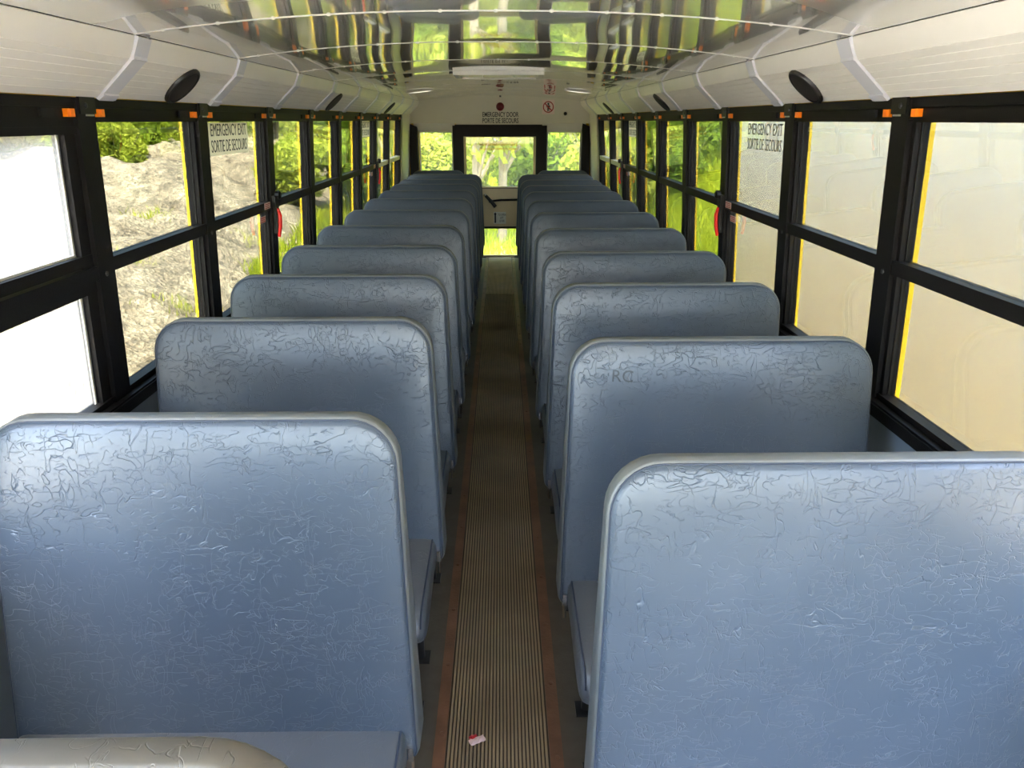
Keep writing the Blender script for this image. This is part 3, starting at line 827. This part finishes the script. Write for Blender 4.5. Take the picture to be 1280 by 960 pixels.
# ------------------------------------------------------------------ speakers on the cove
def speaker(s, y, label):
    P0, P1 = Vector((1.140, 0, 1.800)), Vector((1.028, 0, 1.902))
    c = (P0 + P1) / 2
    t = (P1 - P0).normalized()
    nrm = Vector((-t.z, 0, t.x))           # towards the aisle and down
    nrm = Vector((-0.674, 0, -0.739))
    loc = Vector((XC + s * c.x, y, c.z))
    root = tag(empty('speaker', loc), label, 'speaker', 'round speakers in the cove')
    tx = Vector((s * t.x, 0, t.z)); nz = Vector((s * nrm.x, 0, nrm.z)); ty = nz.cross(tx)
    R_ = Matrix((tx, ty, nz)).transposed().to_4x4()
    part('grille', MB().lathe([(0.066, 0.002), (0.064, 0.010), (0.045, 0.014), (0.02, 0.0155), (0.004, 0.016)], 32, R_), 'speaker', root, True)
    part('rim', MB().lathe([(0.077, -0.002), (0.077, 0.006), (0.073, 0.011), (0.067, 0.011), (0.066, 0.004)], 36, R_), 'speaker_rim', root, True)
speaker(-1, 2.66, 'large black speaker in the left cove nearest the camera')
speaker(-1, 5.02, 'black speaker in the left cove, second of its row')
speaker(-1, 7.50, 'farthest black speaker in the left cove near the rear wall')
speaker(1, 2.68, 'large black speaker in the right cove nearest the camera')
speaker(1, 5.06, 'black speaker in the right cove, second of its row')
speaker(1, 7.55, 'farthest black speaker in the right cove near the rear wall')

for s, nm_ in ((-1, 'left'), (1, 'right')):
    u = 0.72
    dl = tag(empty('dome_light', (XC + s * u, 7.0, arch(u) - 0.002)), 'small oval lit dome light on the %s side of the rear ceiling' % nm_, 'dome light')
    sc4 = Matrix.Rotation(s * 0.1, 4, 'Y') @ Matrix.Diagonal((1.25, 0.6, 1, 1)) @ Matrix.Rotation(PI, 4, 'X')
    part('lamp_base', MB().lathe([(0.10, -0.004), (0.10, 0.008), (0.094, 0.012)], 28, sc4), 'seamline', dl, True)
    part('lens', MB().lathe([(0.092, 0.010), (0.08, 0.0135), (0.05, 0.0155), (0.004, 0.016)], 28, sc4), 'lamp_lens', dl, True)

# ------------------------------------------------------------------ bench seats
Z_TOP = 1.145
def rr_pts(x0, x1, z0, z1, rt, rb, ns=14, nc=9):
    """rounded rectangle, constant point count, starting at bottom left going right"""
    rt = max(rt, 0.003); rb = max(rb, 0.003)
    P = []
    def arc(cx, cz, r, a0, a1):
        for k in range(nc):
            t = a0 + (a1 - a0) * k / (nc - 1)
            P.append((cx + r * math.cos(t), cz + r * math.sin(t)))
    def line(p, q):
        for k in range(1, ns):
            P.append((p[0] + (q[0] - p[0]) * k / ns, p[1] + (q[1] - p[1]) * k / ns))
    arc(x1 - rb, z0 + rb, rb, -PI / 2, 0); line((x1, z0 + rb), (x1, z1 - rt))
    arc(x1 - rt, z1 - rt, rt, 0, PI / 2); line((x1 - rt, z1), (x0 + rt, z1))
    arc(x0 + rt, z1 - rt, rt, PI / 2, PI); line((x0, z1 - rt), (x0, z0 + rb))
    arc(x0 + rb, z0 + rb, rb, PI, 1.5 * PI); line((x0 + rb, z0), (x1 - rb, z0))
    return P

def back_meshes(w, aisle, r=0.10, z0=0.335, thick=0.0):
    """aisle: +1 the aisle is at +x side. local origin: floor, top rear edge at y=0"""
    yf = lambda z: -0.046 - 0.188 * (Z_TOP - z)
    yb = lambda z: -0.004 - 0.095 * (Z_TOP - z)
    def taper(x, z):
        k = (Z_TOP - z) / 0.75
        return x + (0.030 * k if x * aisle > 0 else 0.012 * k) * (x / (w / 2))
    rngF = []
    def ring(ins, fmix, push):
        out = []
        for x, z in rr_pts(-w / 2 + ins, w / 2 - ins, z0 + ins, Z_TOP - ins, r - ins * 0.9, 0.03 - ins * 0.5):
            y = yf(z) * (1 - fmix) + yb(z) * fmix + push
            # soft pulls towards the aisle-side seam
            if push < 0.0 and ins > 0.012 and ins < 0.2:
                d = (w / 2 - x * aisle)
                fold = math.exp(-d / 0.05) * (math.sin((z * 1.0 + d * 0.9) * 46) * 0.5 + math.sin(z * 23 + 1.3) * 0.5)
                y += 0.0028 * fold * (1 if z < 0.98 else 0.3)
            out.append((taper(x, z), y, z))
        return out
    R = []
    for ins in (0.30, 0.24, 0.19, 0.15, 0.12, 0.095, 0.075, 0.058, 0.045, 0.034, 0.025, 0.017, 0.012):
        R.append(ring(ins, 0, -0.013 * (1 - math.exp(-ins / 0.035)) - 0.002))
    R.append(ring(0.008, 0, 0.000))
    R.append(ring(0.006, 0, 0.004))
    face = MB().rings(R, True, False)
    W = [ring(0.005, 0, 0.003), ring(0.002, 0.05, 0.002), ring(0.0, 0.16, 0), ring(0.0, 0.5, 0), ring(0.0, 0.85, 0), ring(0.003, 0.96, 0), ring(0.010, 1.0, 0.0)]
    band = MB().rings(W, False, False)
    B = [ring(0.010, 1.0, 0.0), ring(0.014, 1.0, 0.004), ring(0.06, 1, 0.006), ring(0.3, 1, 0.008)]
    rear = MB().rings(B, False, True)
    seam_pts = [(x, y + 0.0015, z) for x, y, z in ring(0.0065, 0, 0.001)]
    seam = MB().tube(seam_pts, 0.0022, 6, closed=True)
    return (face.mesh('backrest', 'vinyl', 'all'), band.mesh('edge_band', 'welt', 'all'), rear.mesh('rear_cover', 'vinyl', 'all'), seam.mesh('seam', 'seam', 'all'))

def cushion_mesh(w, aisle):
    hw = w / 2
    rings = []
    # profile around y (section along length), each ring is the section outline at one x
    prof_n = 36
    yA, yB = -0.170, -0.590
    def section(ins, puff):
        pts = []
        top = 0.432 - ins * 0.9; bot = 0.325 + ins * 0.7
        rear = yA - ins * 0.3; front = yB + ins
        # rear top -> front top (slight drop, waterfall) -> front bottom -> rear bottom
        n1 = 12
        for k in range(n1 + 1):
            t = k / n1; y = rear + (front + 0.07 - rear) * t
            pts.append((y, top - 0.004 + puff * 0.012 * math.sin(PI * t) - 0.010 * t))
        cz = (top - 0.014 + bot - 0.03) / 2; rz = (top - 0.014) - cz
        for k in range(1, 10):
            a = PI / 2 - PI * k / 10
            pts.append((front + 0.07 - 0.07 * math.cos(a), cz + rz * math.sin(a)))
        for k in range(n1 + 1):
            t = k / n1; y = front + 0.07 + (rear - front - 0.07) * t
            pts.append((y, bot - 0.03 + 0.03 * min(1, t * 1.6)))
        return pts
    xs = [(-hw, .035), (-hw + .002, .022), (-hw + .008, .010), (-hw + .018, .004), (-hw + .035, .0), (-hw + .09, 0), (-hw / 2, 0), (0, 0), (hw / 2, 0), (hw - .09, 0), (hw - .035, 0), (hw - .018, .004), (hw - .008, .010), (hw - .002, .022), (hw, .035)]
    for x, ins in xs:
        puff = 1 - (x / hw) ** 4
        rings.append([(x, y, z) for y, z in section(ins, puff)])
    mb = MB().rings(rings, True, True)
    # piping along the upper aisle edge
    ed = aisle * (hw - 0.012)
    sp = [(ed, y, z + 0.0012) for y, z in section(0.006, 0)[:17]]
    sm = MB().tube(sp, 0.0028, 6)
    return mb.mesh('cushion', 'cushion', 'all'), sm.mesh('piping', 'seam', 'all')

def make_seat(w, aisle):
    """prototype children meshes for a seat of width w with the aisle on side aisle"""
    fb, band, rear, seam = back_meshes(w, aisle)
    cu, pipe = cushion_mesh(w + 0.006, aisle)
    hw = w / 2
    P = [('backrest', fb, [('edge_band', band), ('rear_cover', rear), ('seam', seam)]), ('seat_cushion', cu, [('piping', pipe)])]
    for yy in (-0.27, -0.50):
        mb = MB().tube([(aisle * (hw - 0.055), yy, 0.0), (aisle * (hw - 0.055), yy, 0.335)], 0.0125, 10)
        mb.box(aisle * (hw - 0.055) - 0.03, aisle * (hw - 0.055) + 0.03, yy - 0.03, yy + 0.03, 0.0, 0.006)
        P.append(('leg', mb.mesh('leg', 'steel', 40), []))
    fr_ = MB()
    for yy in (-0.27, -0.50):
        fr_.tube([(-hw + 0.02, yy, 0.318), (hw - 0.02, yy, 0.318)], 0.012, 8)
    for xx in (-hw + 0.03, hw - 0.03):
        fr_.tube([(xx, -0.17, 0.325), (xx, -0.52, 0.312)], 0.012, 8)
    P.append(('seat_frame', fr_.mesh('seat_frame', 'steel', 40), []))
    # tube end and clip where the back meets the cushion
    xa = aisle * (hw + 0.006)
    rod = MB().tube([(aisle * (hw - 0.21), -0.200, 0.431), (aisle * (hw - 0.105), -0.200, 0.431)], 0.008, 8)
    rod.tube([(aisle * (hw - 0.105), -0.200, 0.431), (aisle * (hw - 0.085), -0.208, 0.433)], [0.008, 0.002], 8)
    P.append(('cross_rod', rod.mesh('cross_rod', 'lowerwall', 40), []))
    cl = MB().box(min(xa, xa + aisle * .012), max(xa, xa + aisle * .012), -0.205, -0.165, 0.345, 0.385).tube([(xa + aisle * .006, -0.185, 0.35), (xa + aisle * .004, -0.187, 0.29)], 0.006, 8)
    P.append(('hinge_clip', cl.mesh('hinge_clip', 'chrome', 40), []))
    return P

def place_seat(P, loc, label, group, rod=True):
    r = tag(empty('bench_seat', loc), label, 'seat', group)
    for nm_, me, sub in P:
        if nm_ == 'cross_rod' and not rod: continue
        o = obj(nm_, me, r)
        for n2, m2 in sub:
            obj(n2, m2, o)
    return r

LD = [1.445, 2.241, 2.92, 3.645, 4.373, 5.164, 5.934, 6.633, 7.319, 7.93, 8.66, 9.353]
RD = [1.227, 2.003, 2.741, 3.449, 4.23, 4.995, 5.762, 6.501, 7.15, 7.82, 8.60, 9.321]
XLa, XLo, XRa, XRo = -0.228, -1.112, 0.200, 1.085
protL = make_seat(XLa - XLo, +1); protR = make_seat(XRo - XRa, -1)
protLs = make_seat(0.665, +1); protRs = make_seat(0.655, -1)
ORD = ['first', 'second', 'third', 'fourth', 'fifth', 'sixth', 'seventh', 'eighth', 'ninth', 'tenth', 'eleventh', 'last']
for i in range(12):
    for sname, D, xa, xo, p, ps in (('left', LD, XLa, XLo, protL, protLs), ('right', RD, XRa, XRo, protR, protRs)):
        short = i == 11
        if short:
            cx = -1.125 + 0.3325 if sname == 'left' else 1.108 - 0.3275
        else: cx = (xa + xo) / 2
        if i == 0:
            lab = 'large blue vinyl bench seat behind the grey barrier top, left of the aisle' if sname == 'left' else 'nearest blue vinyl bench seat right of the aisle, before the pen-marked one'
        elif i == 1 and sname == 'right':
            lab = 'blue vinyl bench seat with faint pen letters near its top corner'
        elif short:
            lab = 'narrow dark bench seat against the rear wall, %s of the emergency door' % sname
        else:
            lab = 'blue grey vinyl bench seat, %s from the front in the row along the %s windows' % (ORD[i], sname)
        place_seat(ps if short else p, (cx, D[i], 0), lab, 'bench seats along the %s side' % sname, i > 0)
# pen letters on the second right seat
seat_r1 = [o for o in bpy.data.objects if o.get('label', '').startswith('blue vinyl bench seat with faint')][0]
tm = text_mesh('pen_letters', 'RC', 0.05, 'pen', 1.0, depth=0.0002)
o = obj('pen_mark', tm, [c for c in seat_r1.children if c.name.startswith('backrest')][0])
zz = 1.045
o.matrix_local = Matrix.Translation((-0.295, -0.046 - 0.188 * (Z_TOP - zz) - 0.0155, zz)) @ Matrix.Rotation(PI / 2 - math.atan(0.188), 4, 'X') @ Matrix.Rotation(-0.05, 4, 'Z')

# padded barrier in front of the first left seat
fb, band, rear, seam = back_meshes(0.83, +1, r=0.11, z0=0.30)
bar = tag(empty('crash_barrier', (-0.615, 0.572, 0)), 'padded barrier top with windscreen light painted into its grey in front of the first left seat', 'barrier')
for me in (fb, band, rear):
    me.materials.clear(); me.materials.append(M['barrier'])
o = obj('pad', fb, bar); obj('edge_band', band, o); obj('rear_cover', rear, o); obj('seam', seam, o)
for xx in (-0.36, 0.36):
    part('leg', MB().tube([(xx, -0.14, 0), (xx, -0.14, 0.34)], 0.014, 10), 'steel', bar, True)

# ------------------------------------------------------------------ sweet wrapper on the aisle mat
wrp = tag(empty('candy_wrapper', (-0.08, 1.612, 0.0078)), 'crumpled red and white candy wrapper lying on the ribbed aisle mat', 'wrapper')
rr = random.Random(2)
def crumple(x0, x1, y0, y1, nx=6, ny=4, h=0.008):
    v = []; f = []
    for lay in (0, 1):
        for j in range(ny + 1):
            for i in range(nx + 1):
                x = x0 + (x1 - x0) * i / nx; y = y0 + (y1 - y0) * j / ny
                edge = 1 if (0 < i < nx and 0 < j < ny) else 0.25
                z = 0.0005 + (h * edge * rr.uniform(0.35, 1.0) if lay else 0)
                v.append((x + rr.uniform(-.0015, .0015), y + rr.uniform(-.0015, .0015), z))
    o_ = (nx + 1) * (ny + 1)
    for j in range(ny):
        for i in range(nx):
            q = j * (nx + 1) + i
            f += [(q, q + nx + 1, q + nx + 2, q + 1), (o_ + q, o_ + q + 1, o_ + q + nx + 2, o_ + q + nx + 1)]
    per = [(i, 0) for i in range(nx)] + [(nx, j) for j in range(ny)] + [(i, ny) for i in range(nx, 0, -1)] + [(0, j) for j in range(ny, 0, -1)]
    ids = [j * (nx + 1) + i for i, j in per]
    for a, b in zip(ids, ids[1:] + ids[:1]): f.append((a, b, o_ + b, o_ + a))
    return MB().add(v, f)
ow = part('wrapper_foil', crumple(-0.024, 0.024, -0.011, 0.011), 'paper_white', wrp); ow.rotation_euler = (0, 0, 0.45)
ow = part('red_flap', crumple(-0.020, 0.004, 0.008, 0.022, 4, 3, 0.010), 'paper_red', wrp); ow.rotation_euler = (0, 0, 0.35)

# ------------------------------------------------------------------ ground outside
def terrain_h(x, y):
    h = GROUND + 0.0 * x
    # left: gravel yard rising to a long heap
    t = np.clip((-x - 2.2) / 6.5, 0, 1); t = t * t * (3 - 2 * t)
    crest = 1.62 - 0.45 * np.clip((y - 15) / 5, 0, 1) + 0.18 * np.sin(y * 0.9) + 0.12 * np.sin(y * 2.1 + 1) + 0.10 * np.sin(x * 2.3 + y * 1.1) + 0.07 * np.sin(x * 4.1 - y * 3.3) + 0.04 * np.sin(x * 7.7 + y * 6.1)
    crest = crest * np.clip((y + 8) / 6, 0, 1)
    h = h + t * crest * 1.0
    # right: grassy bank
    t2 = np.clip((x - 3.6) / 7.0, 0, 1)
    bank = 3.4 * t2 ** 1.1 * np.clip((y - 5.0) / 4.0, 0, 1)
    h = h + bank
    # behind the bus the field rises gently
    t3 = np.clip((y - 12.5) / 20, 0, 1)
    h = h + 1.2 * t3 * (np.abs(x) < 60)
    return h
def grid(name, x0, x1, y0, y1, step, mat, noise):
    nx = int((x1 - x0) / step); ny = int((y1 - y0) / step)
    xs = np.linspace(x0, x1, nx + 1); ys = np.linspace(y0, y1, ny + 1)
    X, Y = np.meshgrid(xs, ys)
    rs = np.random.RandomState(4)
    Z = terrain_h(X, Y) + noise * (rs.rand(*X.shape) - 0.5)
    co = np.stack([X, Y, Z], -1).reshape(-1, 3)
    idx = np.arange(nx * ny); j = idx // nx; i = idx % nx
    q = j * (nx + 1) + i
    F = np.stack([q, q + 1, q + nx + 2, q + nx + 1], -1)
    me = bpy.data.meshes.new(name); me.from_pydata(co.tolist(), [], F.tolist())
    me.materials.append(M[mat]); me.polygons.foreach_set('use_smooth', [True] * len(me.polygons))
    return struct(obj(name, me))
grid('ground_gravel', -14, 3.2, 2.0, 34, 0.15, 'gravel', 0.09)
grid('ground_bounce_near', -14, 3.2, -12, 2.0, 0.4, 'bounce_ground', 0.02)  # out of view, pale to throw light up through the front windows
grid('ground_grass', 3.2, 26, -12, 60, 0.6, 'turf', 0.10)
g3 = grid('ground_field', -14, 3.2, 34, 60, 0.7, 'turf', 0.1)
g4 = grid('ground_wood', -50, -14, -12, 60, 1.2, 'turf', 0.1)
g5 = grid('ground_bounce_far', -50, 26, -40, -12, 2.0, 'bounce_ground', 0.05)  # out of view, added pale for bounce light

# grass on the bank and behind the bus: blades nobody could count
def blades(name, pts, hmin, hmax, wid, mat, seed):
    rs = np.random.RandomState(seed)
    n = len(pts)
    ang = rs.rand(n) * 2 * PI; hh = hmin + (hmax - hmin) * rs.rand(n)
    lean = rs.randn(n, 2) * 0.35
    dx = np.cos(ang) * wid / 2; dy = np.sin(ang) * wid / 2
    z = pts[:, 2] - 0.03
    A = np.stack([pts[:, 0] - dx, pts[:, 1] - dy, z], -1); B = np.stack([pts[:, 0] + dx, pts[:, 1] + dy, z], -1)
    Cc = np.stack([pts[:, 0] + lean[:, 0] * hh * .4 + dx * .6, pts[:, 1] + lean[:, 1] * hh * .4 + dy * .6, z + hh * .6], -1)
    Dd = np.stack([pts[:, 0] + lean[:, 0] * hh * .4 - dx * .6, pts[:, 1] + lean[:, 1] * hh * .4 - dy * .6, z + hh * .6], -1)
    T = np.stack([pts[:, 0] + lean[:, 0] * hh, pts[:, 1] + lean[:, 1] * hh, z + hh], -1)
    co = np.stack([A, B, Cc, Dd, T], 1).reshape(-1, 3)
    b0 = np.arange(n) * 5
    me = bpy.data.meshes.new(name)
    me.vertices.add(n * 5); me.vertices.foreach_set('co', co.ravel())
    li = np.stack([b0, b0 + 1, b0 + 2, b0 + 3, b0 + 3, b0 + 2, b0 + 4], -1).ravel()
    me.loops.add(n * 7); me.loops.foreach_set('vertex_index', li.astype(np.int32))
    me.polygons.add(n * 2)
    ls = np.stack([np.arange(n) * 7, np.arange(n) * 7 + 4], -1).ravel()
    me.polygons.foreach_set('loop_start', ls.astype(np.int32))
    me.update(calc_edges=True); me.validate()
    me.materials.append(M[mat])
    return obj(name, me)
rs = np.random.RandomState(11)
def scatter(n, x0, x1, y0, y1):
    x = x0 + (x1 - x0) * rs.rand(n); y = y0 + (y1 - y0) * rs.rand(n)
    return np.stack([x, y, terrain_h(x, y)], -1)
gb = blades('bank_grass', np.concatenate([scatter(80000, 3.4, 14, 5, 34), scatter(16000, 5, 14, 8, 34)]), 0.18, 0.6, 0.045, 'grass', 1); gb['kind'] = 'stuff'
tag(gb, 'bright green tall grass on the bank outside the right windows', 'grass')
gf = blades('field_grass', np.concatenate([scatter(26000, -4.2, 3.4, 11.5, 26), scatter(14000, -8, 3.4, 26, 36)]), 0.12, 0.4, 0.035, 'grass', 2); gf['kind'] = 'stuff'
tag(gf, 'yellow green grass on the ground behind the rear door', 'grass')

# ------------------------------------------------------------------ weeds, bushes, trees
def leaf_cloud(seed, n, blobs, size):
    rs_ = np.random.RandomState(seed)
    bl = np.array(blobs); wgt = bl[:, 3] ** 2; wgt = wgt / wgt.sum()
    k = rs_.choice(len(bl), n, p=wgt)
    d = rs_.randn(n, 3); d /= np.linalg.norm(d, axis=1)[:, None]
    r = bl[k, 3] * (0.45 + 0.55 * rs_.rand(n) ** 0.5)
    p = bl[k, :3] + d * r[:, None] * np.array([1, 1, 0.85])
    a = rs_.randn(n, 3); a /= np.linalg.norm(a, axis=1)[:, None]
    b = np.cross(a, d * 0.7 + rs_.randn(n, 3) * 0.6); b /= np.linalg.norm(b, axis=1)[:, None] + 1e-9
    s = size * (0.6 + 0.8 * rs_.rand(n))[:, None]
    co = np.stack([p - a * s, p + b * s * 0.5, p + a * s, p - b * s * 0.5], 1).reshape(-1, 3)
    me = bpy.data.meshes.new('crown')
    q = np.arange(n) * 4
    me.from_pydata(co.tolist(), [], np.stack([q, q + 1, q + 2, q + 3], -1).tolist())
    return me
def blobs(seed, n, rx, rz, z0, z1, r0, r1):
    r_ = random.Random(seed); out = []
    for _ in range(n):
        z = r_.uniform(z0, z1); a = r_.uniform(0, 2 * PI); k = rx * math.sqrt(r_.random()) * (1 - 0.45 * abs((z - (z0 + z1) / 2) / ((z1 - z0) / 2)))
        out.append((k * math.cos(a), k * math.sin(a), z, r_.uniform(r0, r1)))
    return out
CROWN = {}
for nm_, seed, n, bl, sz in (('tree1', 1, 9000, blobs(1, 26, 1.9, 1, 1.0, 5.6, 0.5, 0.95), 0.11), ('tree2', 2, 9000, blobs(2, 22, 1.7, 1, 0.8, 5.0, 0.5, 1.0), 0.12),
                             ('bush1', 3, 5000, blobs(3, 14, 1.1, 1, 0.3, 1.7, 0.35, 0.6), 0.085), ('bush2', 4, 5000, blobs(4, 12, 1.0, 1, 0.3, 1.4, 0.35, 0.6), 0.085),
                             ('thin', 5, 2600, blobs(5, 20, 1.6, 1, 1.6, 6.0, 0.35, 0.75), 0.10)):
    for mt in ('leaf_a', 'leaf_b', 'leaf_c'):
        me = leaf_cloud(seed, n, bl, sz) if mt == 'leaf_a' else CROWN[(nm_, 'leaf_a')].copy()
        me.materials.clear(); me.materials.append(M[mt]); CROWN[(nm_, mt)] = me
def trunk_mesh(seed, h, r, mat, nb):
    r_ = random.Random(seed); mb = MB()
    pts = []; x = y = 0
    for k in range(7):
        pts.append((x, y, h * k / 6 - 0.15)); x += r_.uniform(-.12, .12); y += r_.uniform(-.12, .12)
    mb.tube(pts, [r * (1 - 0.11 * k) for k in range(7)], 8)
    for _ in range(nb):
        k = r_.randint(1, 5); p = Vector(pts[k]); a = r_.uniform(0, 2 * PI); L = r_.uniform(.8, 1.8)
        q = p + Vector((math.cos(a) * L * .5, math.sin(a) * L * .5, L * .5)); e = q + Vector((math.cos(a) * L * .4, math.sin(a) * L * .4, L * .6))
        mb.tube([p, q, e], [r * .4, r * .28, r * .1], 6)
    return mb.mesh('trunk', mat, True)
TR = {'grey': trunk_mesh(1, 4.5, 0.13, 'bark', 6), 'pale': trunk_mesh(2, 6.0, 0.10, 'bark_pale', 12), 'dark': trunk_mesh(3, 5.0, 0.30, 'bark_dark', 5), 'stem': trunk_mesh(4, 1.2, 0.03, 'bark', 6)}
COUNT = {}
ORDW = ['first', 'second', 'third', 'fourth', 'fifth', 'sixth', 'seventh', 'eighth', 'ninth', 'tenth', 'eleventh', 'twelfth']
def tree(x, y, s, rot, crown, mat, trunk, label, group, name='leafy_tree', cat='tree', sz=1.0):
    z = float(terrain_h(np.array(x), np.array(y)))
    if group:
        COUNT[group] = COUNT.get(group, 0) + 1
        label += ', %s from the bus front' % ORDW[COUNT[group] - 1]
    r = tag(empty(name, (x, y, z)), label, cat, group)
    r.scale = (s, s, s * sz); r.rotation_euler = (0, 0, rot)
    o = obj('crown', CROWN[(crown, mat)], r); o['kind'] = 'stuff'
    obj('trunk', TR[trunk], r)
    return r
R_ = random.Random(21)
# wood behind the gravel heap
k = 0
for y in (1, 4.5, 8, 11, 13.5, 16, 18.5, 21, 24, 27, 31, 35):
    tree(-11.8 - R_.uniform(0, 1.6), y, R_.uniform(.9, 1.15), R_.uniform(0, 6), ('tree1', 'tree2')[k % 2], ('leaf_a', 'leaf_b', 'leaf_a')[k % 3], 'grey',
         'dense green tree in the wood behind the gravel heap', 'trees behind the gravel heap'); k += 1
for y in (0, 6, 12, 18, 24, 30, 36, 42):
    tree(-15.5 - R_.uniform(0, 2), y, R_.uniform(1.2, 1.5), R_.uniform(0, 6), ('tree2', 'tree1')[k % 2], ('leaf_b', 'leaf_a')[k % 2], 'grey',
         'tall tree at the back of the left wood', 'back row of trees in the left wood'); k += 1
for y in (9.5, 12.2, 14.8, 17.3, 19.8, 22.5, 25.5, 29):
    tree(-10.2 - R_.uniform(0, .7), y, R_.uniform(.75, 1.1), R_.uniform(0, 6), ('bush1', 'bush2')[k % 2], ('leaf_c', 'leaf_a')[k % 2], 'stem',
         'low bright bush on top of the gravel heap', 'bushes along the gravel heap', 'leafy_bush', 'bush'); k += 1
tree(-8.5, 27.2, 1.05, 1, 'thin', 'leaf_b', 'dark', 'dark-trunked tree at the far end of the gravel heap', None, sz=1.7)
# rear: thicket of pale thin trees and bushes
for x, y, s, c, m_ in ((-0.50, 14.6, 0.95, 'thin', 'leaf_c'), (0.02, 15.4, 1.0, 'thin', 'leaf_c'), (-2.0, 23.5, 1.0, 'thin', 'leaf_a'), (1.4, 24, 1.05, 'thin', 'leaf_c'), (-3.6, 21, 1.0, 'thin', 'leaf_a'), (2.6, 20.5, 1.0, 'thin', 'leaf_c')):
    tree(x, y, s, R_.uniform(0, 6), c, m_, 'pale', 'slender pale-trunked tree behind the rear windows', 'slender trees behind the bus', 'slender_tree', sz=1.7 if y < 16 else 1.0)
k = 0
for x in (-9, -6, -3.1, -0.2, 2.7, 5.6, 8.6):
    tree(x + R_.uniform(-.5, .5), 29 + R_.uniform(-1, 2), R_.uniform(1.2, 1.5), R_.uniform(0, 6), ('tree1', 'tree2')[k % 2], ('leaf_c', 'leaf_a')[k % 2], 'grey',
         'broad yellow-green tree closing the rear view', 'broad trees behind the bus'); k += 1
for x, y in ((-4.8, 17.5), (-3.0, 18.5), (-1.6, 20.5), (1.0, 20), (2.5, 18), (4.2, 19)):
    tree(x, y, R_.uniform(.85, 1.15), R_.uniform(0, 6), ('bush1', 'bush2')[k % 2], ('leaf_a', 'leaf_c')[k % 2], 'stem', 'leafy bush in the grass behind the rear windows', 'bushes behind the bus', 'leafy_bush', 'bush'); k += 1
# right bank
for x, y in ((10.5, 15), (9.6, 18.5), (11.2, 21.5), (10.0, 25), (12, 28.5), (11, 32)):
    tree(x, y, R_.uniform(.9, 1.2), R_.uniform(0, 6), ('bush1', 'bush2')[k % 2], ('leaf_b', 'leaf_a')[k % 2], 'stem', 'green bush on the upper part of the grassy right bank', 'bushes on the right bank', 'leafy_bush', 'bush'); k += 1
for x, y in ((14.5, 12), (14, 17), (15, 22), (14.3, 27), (15, 33), (14, 39)):
    tree(x, y, R_.uniform(1.0, 1.3), R_.uniform(0, 6), ('tree1', 'tree2')[k % 2], ('leaf_a', 'leaf_c')[k % 2], 'grey', 'tall tree along the crest of the right bank', 'trees on the right bank'); k += 1
for x, y, sc_, m_ in ((6.2, 20.5, 1.05, 'leaf_b'), (7.6, 24.5, 1.1, 'leaf_a'), (5.5, 27.5, 0.9, 'leaf_b'), (8.2, 18.2, 0.9, 'leaf_a')):
    tree(x, y, sc_, R_.uniform(0, 6), 'bush1', m_, 'stem', 'darker green bush low on the grassy right bank', 'bushes low on the right bank', 'leafy_bush', 'bush')
# weed tufts on the gravel
for i, (x, y) in enumerate(((-3.9, 6.3), (-5.2, 7.1), (-4.0, 9.0), (-5.6, 10.6), (-3.6, 11.4), (-6.4, 13.2), (-4.6, 13.8), (-7.0, 9.4), (-3.4, 15.0))):
    n = 110
    px = x + rs.randn(n) * 0.22; py = y + rs.randn(n) * 0.22
    g = blades('weed_tuft', np.stack([px, py, terrain_h(px, py)], -1) - np.array([x, y, 0]), 0.06, 0.20, 0.016, 'grass', 30 + i)
    g.location = (x, y, 0)
    tag(g, 'small green weed tuft in the gravel, %s from the bus front' % ORDW[i], 'weed', 'weed tufts in the gravel')

# ------------------------------------------------------------------ pale trailer parked along the right side
tr = tag(empty('box_trailer', (4.0, 3, GROUND)), 'large pale cream box trailer parked close to the right windows', 'trailer')
ti = Matrix.Translation(-Vector(tr.location))
def tp(name, mb, mats, smooth=False, parent=tr):
    o = part(name, mb, mats, None, smooth); o.parent = parent
    if parent is tr: o.matrix_parent_inverse = ti
    return o
TX0, TX1, TY0, TY1, TZ0, TZ1 = 2.80, 5.2, -4.5, 9.15, -0.45, 2.35
tp('roof_panel', MB().box(TX0, TX1, TY0, TY1, TZ1 - 0.05, TZ1), 'trailer')
tp('far_side', MB().box(TX1 - 0.05, TX1, TY0, TY1, TZ0, TZ1 - .05), 'trailer')
tp('end_panel', MB().box(TX0 + .04, TX1 - .05, TY1 - 0.05, TY1, TZ0, TZ1 - .05), 'trailer')
tp('end_panel', MB().box(TX0 + .04, TX1 - .05, TY0, TY0 + .05, TZ0, TZ1 - .05), 'trailer')
ya = TY0
while ya < TY1 - 0.1:
    yb_ = min(ya + 2.4, TY1)
    tp('side_panel', MB().box(TX0, TX0 + .04, ya + 0.001, yb_ - 0.001, TZ0, TZ1 - .05), 'trailer'); ya = yb_
tp('chassis', MB().box(TX0 + .1, TX1 - .1, TY0, TY1, TZ0 - 0.15, TZ0), 'steel')
for yy in (5.4, 6.6):
    for xx in (TX0 + 0.12, TX1 - 0.37):
        tp('wheel', MB().lathe([(0.18, 0), (0.36, 0.01), (0.40, 0.05), (0.40, 0.2), (0.36, 0.24), (0.18, 0.25)], 24, Matrix.Translation((xx, yy, GROUND + 0.40)) @ Matrix.Rotation(PI / 2, 4, 'Y')), 'tyre', True)
for xx in (TX0 + 0.3, TX1 - 0.3):
    tp('landing_leg', MB().box(xx - .06, xx + .06, -2.6, -2.48, GROUND, TZ0 - .1), 'steel')
